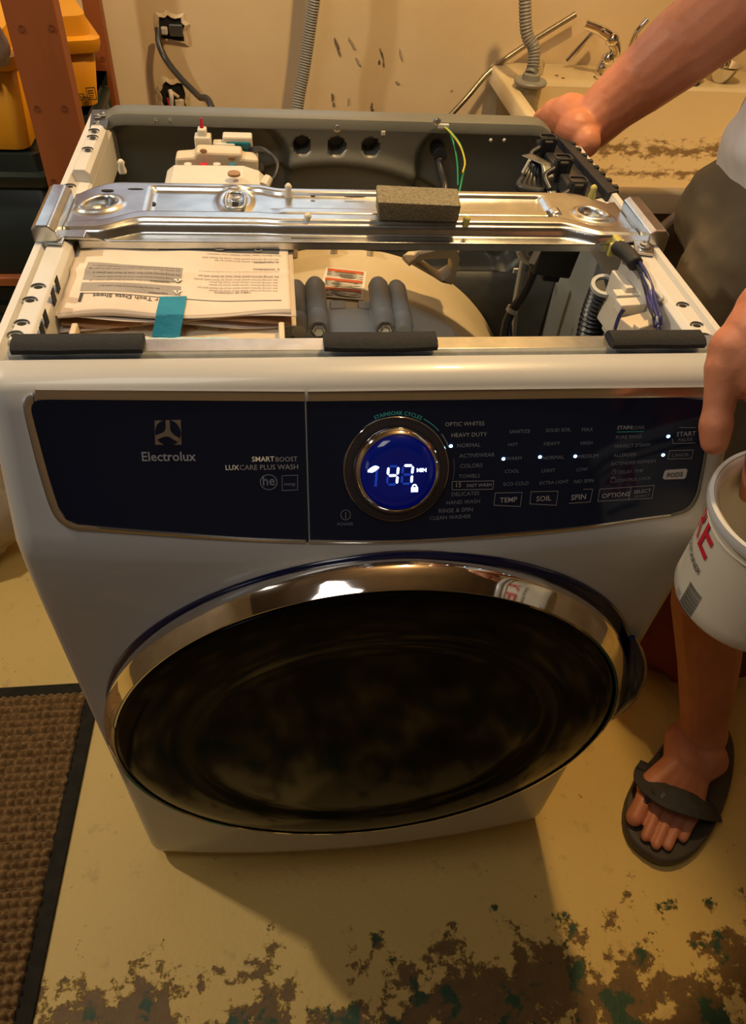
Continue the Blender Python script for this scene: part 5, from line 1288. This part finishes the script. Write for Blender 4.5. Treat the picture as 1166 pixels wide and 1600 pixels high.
# shorts
st = MB()
st.ell((.63, .41, .90), (.150, .155, .10))
st.chain([V(.575, .34, .86), V(.58, .30, .70), V(.60, .25, .545)], [.110, .103, .102]); st.chain([V(.68, .48, .86), V(.71, .50, .70), V(.74, .51, .55)], [.108, .102, .10])
sto = mesh_obj('shorts', st, 'shorts', PSN, smooth=180); remesh(sto, .007, 6)
dm = sto.modifiers.new('folds', 'DISPLACE'); dm.texture = tex; dm.strength = .02; dm.mid_level = .5; dm.texture_coords = 'GLOBAL'
ha = MB(); ha.ell((.512, .33, 1.665), (.090, .082, .092)); ha.ell((.54, .33, 1.62), (.06, .078, .08)); mesh_obj('hair', ha, 'hair', PSN, smooth=180)
# flip-flop
def sole_outline(c, fd, L, wd, side=1, n=40):
    out = []
    s_ = V(fd.y, -fd.x, 0)*side
    for k in range(n):
        a = 2*PI*k/n; u = math.cos(a); v = math.sin(a)
        w = wd*(.92+.13*u-.10*math.exp(-((u+.1)/.4)**2)*(v > 0))
        q = c+fd*(L*u*(1-.0*abs(v)))+s_*(w*math.copysign(abs(v)**.8, v)); out.append(q)
    return out
def flipflop(c, fd, name_lbl):
    f = bpy.data.objects.new('flip_flop', None); COL.objects.link(f); f.location = c; f.parent = PSN; f.matrix_parent_inverse = Matrix.Translation(-PSN.location)
    def fc(name, mb, m, **k):
        o = mesh_obj(name, mb, m, None, **k); o.parent = f; o.matrix_parent_inverse = Matrix.Translation(-Vector(c)); return o
    o0 = sole_outline(Vector(c), fd, .172, .084)
    rings_ = []
    for z, s_ in ((.001, .975), (.004, .99), (.022, 1.0), (.027, .985), (.029, .95), (.027, .88), (.026, .5), (.026, .02)):
        rings_.append([tuple(Vector(c)+(q-Vector(c))*s_+V(0, 0, z)) for q in o0])
    mb, n = loft(rings_); mb.f.append(tuple(range(n))); fc('sole', mb, 'sandal', smooth=50)
    return f, fc
FC = V(.640, -.038, 0)
fo, fcf = flipflop(FC, FD, '')
tp = V(.548, -.072, .034)   # toe post between big and second toe
def strap(pp, w0, w1, name='strap'):
    P_ = spline(pp, 10); vs = []; n = len(P_)
    for i, p in enumerate(P_):
        t = i/(n-1); w = w0+(w1-w0)*t; d = (P_[min(i+1, n-1)]-P_[max(i-1, 0)]).normalized()
        side = d.cross(V(0, 0, 1)).normalized(); up = side.cross(d).normalized()
        if side.dot(FD) < 0: side = -side
        dn_ = -.004
        vs += [p-side*w/2+up*0, p-side*w/4+up*.003, p+side*w/4+up*.003, p+side*w/2-up*.001, p+side*w/2-up*.004, p-side*w/2-up*.003]
    mb = MB(); mb.add(vs, [(i*6+k, i*6+(k+1) % 6, (i+1)*6+(k+1) % 6, (i+1)*6+k) for i in range(n-1) for k in range(6)]+[tuple(range(6)), tuple((n-1)*6+k for k in range(6))])
    return fcf(name, mb, 'strap', smooth=45)
apex = at(1020, 1232, 'z', .082)
strap([at(1020, 1200, 'z', .030), at(1012, 1218, 'z', .062), at(1034, 1238, 'z', .086), at(1062, 1250, 'z', .0935), at(1094, 1260, 'z', .080), at(1119, 1266, 'z', .024)], .050, .044)
strap([at(1024, 1240, 'z', .086), at(1012, 1250, 'z', .066), at(1011, 1260, 'z', .034)], .018, .008, 'toe_post')
fcf('strap_emblem', MB().box(at(1036, 1243, 'z', .0915), (.012, .006, .0015), Matrix.Rotation(.6, 3, 'Z')), 'steel_dark', bevel=.0004)
fc2 = Vector((anR.x-.07, anR.y-.035, 0)); flipflop(fc2, V(-.9, -.43, 0).normalized(), '')

# ------------------------------------------------------------------ pail
B0, B1 = D(1166, 932, .700), D(1252, 793, .604)
ax = (B1-B0).normalized(); HB = (B1-B0).length; print('pail h', HB)
RB, RTP = .0675, .0690
tp_ = empty('plastic_pail', B0, 'translucent white plastic pail with red and black printing held at the right edge', 'pail')
hint = V(-1, -.6, 0); a_, b_2, d_ = frame(ax, hint)
pr = [(.002, 0), (RB*.90, 0), (RB-.002, .002), (RB, .006)]
def br(h): return RB+(RTP-.006-RB)*h/HB
pr += [(br(h), h) for h in (.02, HB*.5, HB-.024)]+[(br(HB-.022)+.002, HB-.023), (br(HB)+.0025, HB-.012), (RTP+.002, HB-.011), (RTP+.003, HB-.005), (RTP+.002, HB), (RTP-.001, HB), (br(HB)-.001, HB-.006)]
inn = [(br(h)-.0022, h) for h in (HB-.02, HB*.5, .01)]+[(RB-.012, .004), (.002, .004)]
mesh_obj('pail_body', MB().lathe(pr+inn, B0, ax, 72, hint=hint, cap=False), 'bucket', tp_, smooth=50)
mesh_obj('pail_rim', MB().lathe([(RTP+.0022, HB-.0105), (RTP+.0036, HB-.005), (RTP+.0028, HB+.0006), (RTP-.0005, HB+.0008), (RTP-.002, HB-.002)], B0, ax, 72, hint=hint, cap=False), 'bucketrim', tp_, smooth=60)
mesh_obj('rim_bead', MB().lathe([(br(HB-.022)+.002, HB-.024), (br(HB-.022)+.0032, HB-.0225), (br(HB-.022)+.002, HB-.021)], B0, ax, 72, hint=hint, cap=False), 'bucket', tp_, smooth=60)
def bang(px, py):      # angle/height of a pixel on the pail wall
    d = ray(px, py); best = None; t = .3
    while t < .9:
        p = Vector(CAM+t*d)-B0; h = p.dot(ax); r = (p-ax*h)
        if r.length < br(h) and 0 < h < HB: 
            e0 = math.atan2(r.dot(b_2), r.dot(a_)); return e0, h
        t += .0005
    return None
def bp_(ang, h, off=.0006): return B0+ax*h+(a_*math.cos(ang)+b_2*math.sin(ang))*(br(h)+off)
e1 = bang(1100, 852); e2 = bang(1096, 890); e3 = bang(1074, 940); print('pail', e1, e2, e3)
dirs = -1
e0a = bang(1090, 852); e0b = bang(1110, 852)
dirs = 1 if e0b[0] > e0a[0] else -1
def btext(s, ang, h, w, m, hr=1.0, bold=True):     # right end of the word at ang
    vs, fs, W_ = text_geo(s, bold); k = w/W_
    mb = MB(); mb.add([bp_(ang-dirs*(W_-x)*k/RB, h+y*k*hr, .0014) for x, y in vs], fs); return mesh_obj('lettering', mb, m, tp_, fix=False)
eE = bang(1107, 868)
btext('E', eE[0], eE[1]-.006, .020, 'bred', 1.15)
btext('R', eE[0]-dirs*.024/RB, eE[1]-.006, .020, 'bred', 1.15)
eT = bang(1095, 896); btext('CONTAINER', eT[0], eT[1]-.003, .048, 'ink', 1.1)
# barcode
q0 = bang(1082, 917)
mbb = MB(); hb0 = q0[1]
ang0, ww = q0[0], .021
eB = bang(1088, 935); eL = bang(1070, 958)
top_h = bang(1084, 915)[1]; bot_h = bang(1072, 956)[1]
ca = bang(1079, 937)[0]
h_ = top_h; rndb = random.Random(1)
while h_ > bot_h:
    w = rndb.choice((.0006, .0010, .0014))
    mbb.add([bp_(ca+s_*.0095/RB, hh) for s_ in (-1, -.6, -.2, .2, .6, 1) for hh in (h_, h_-w)], [(2*q, 2*q+1, 2*q+3, 2*q+2) for q in range(5)]); h_ -= w+rndb.choice((.0006, .0009))
mesh_obj('barcode', mbb, 'ink', tp_, fix=False)
eS = bang(1063, 922)
if eS:
    mbb = MB()
    for k in range(4): mbb.add([bp_(eS[0]+s_*.004/RB, eS[1]-.0025*k+q_) for s_, q_ in ((-1, 0), (1, 0), (1, -.0012), (-1, -.0012))], [(0, 1, 2, 3)])
    mesh_obj('small_print', mbb, 'inkgrey', tp_, fix=False)
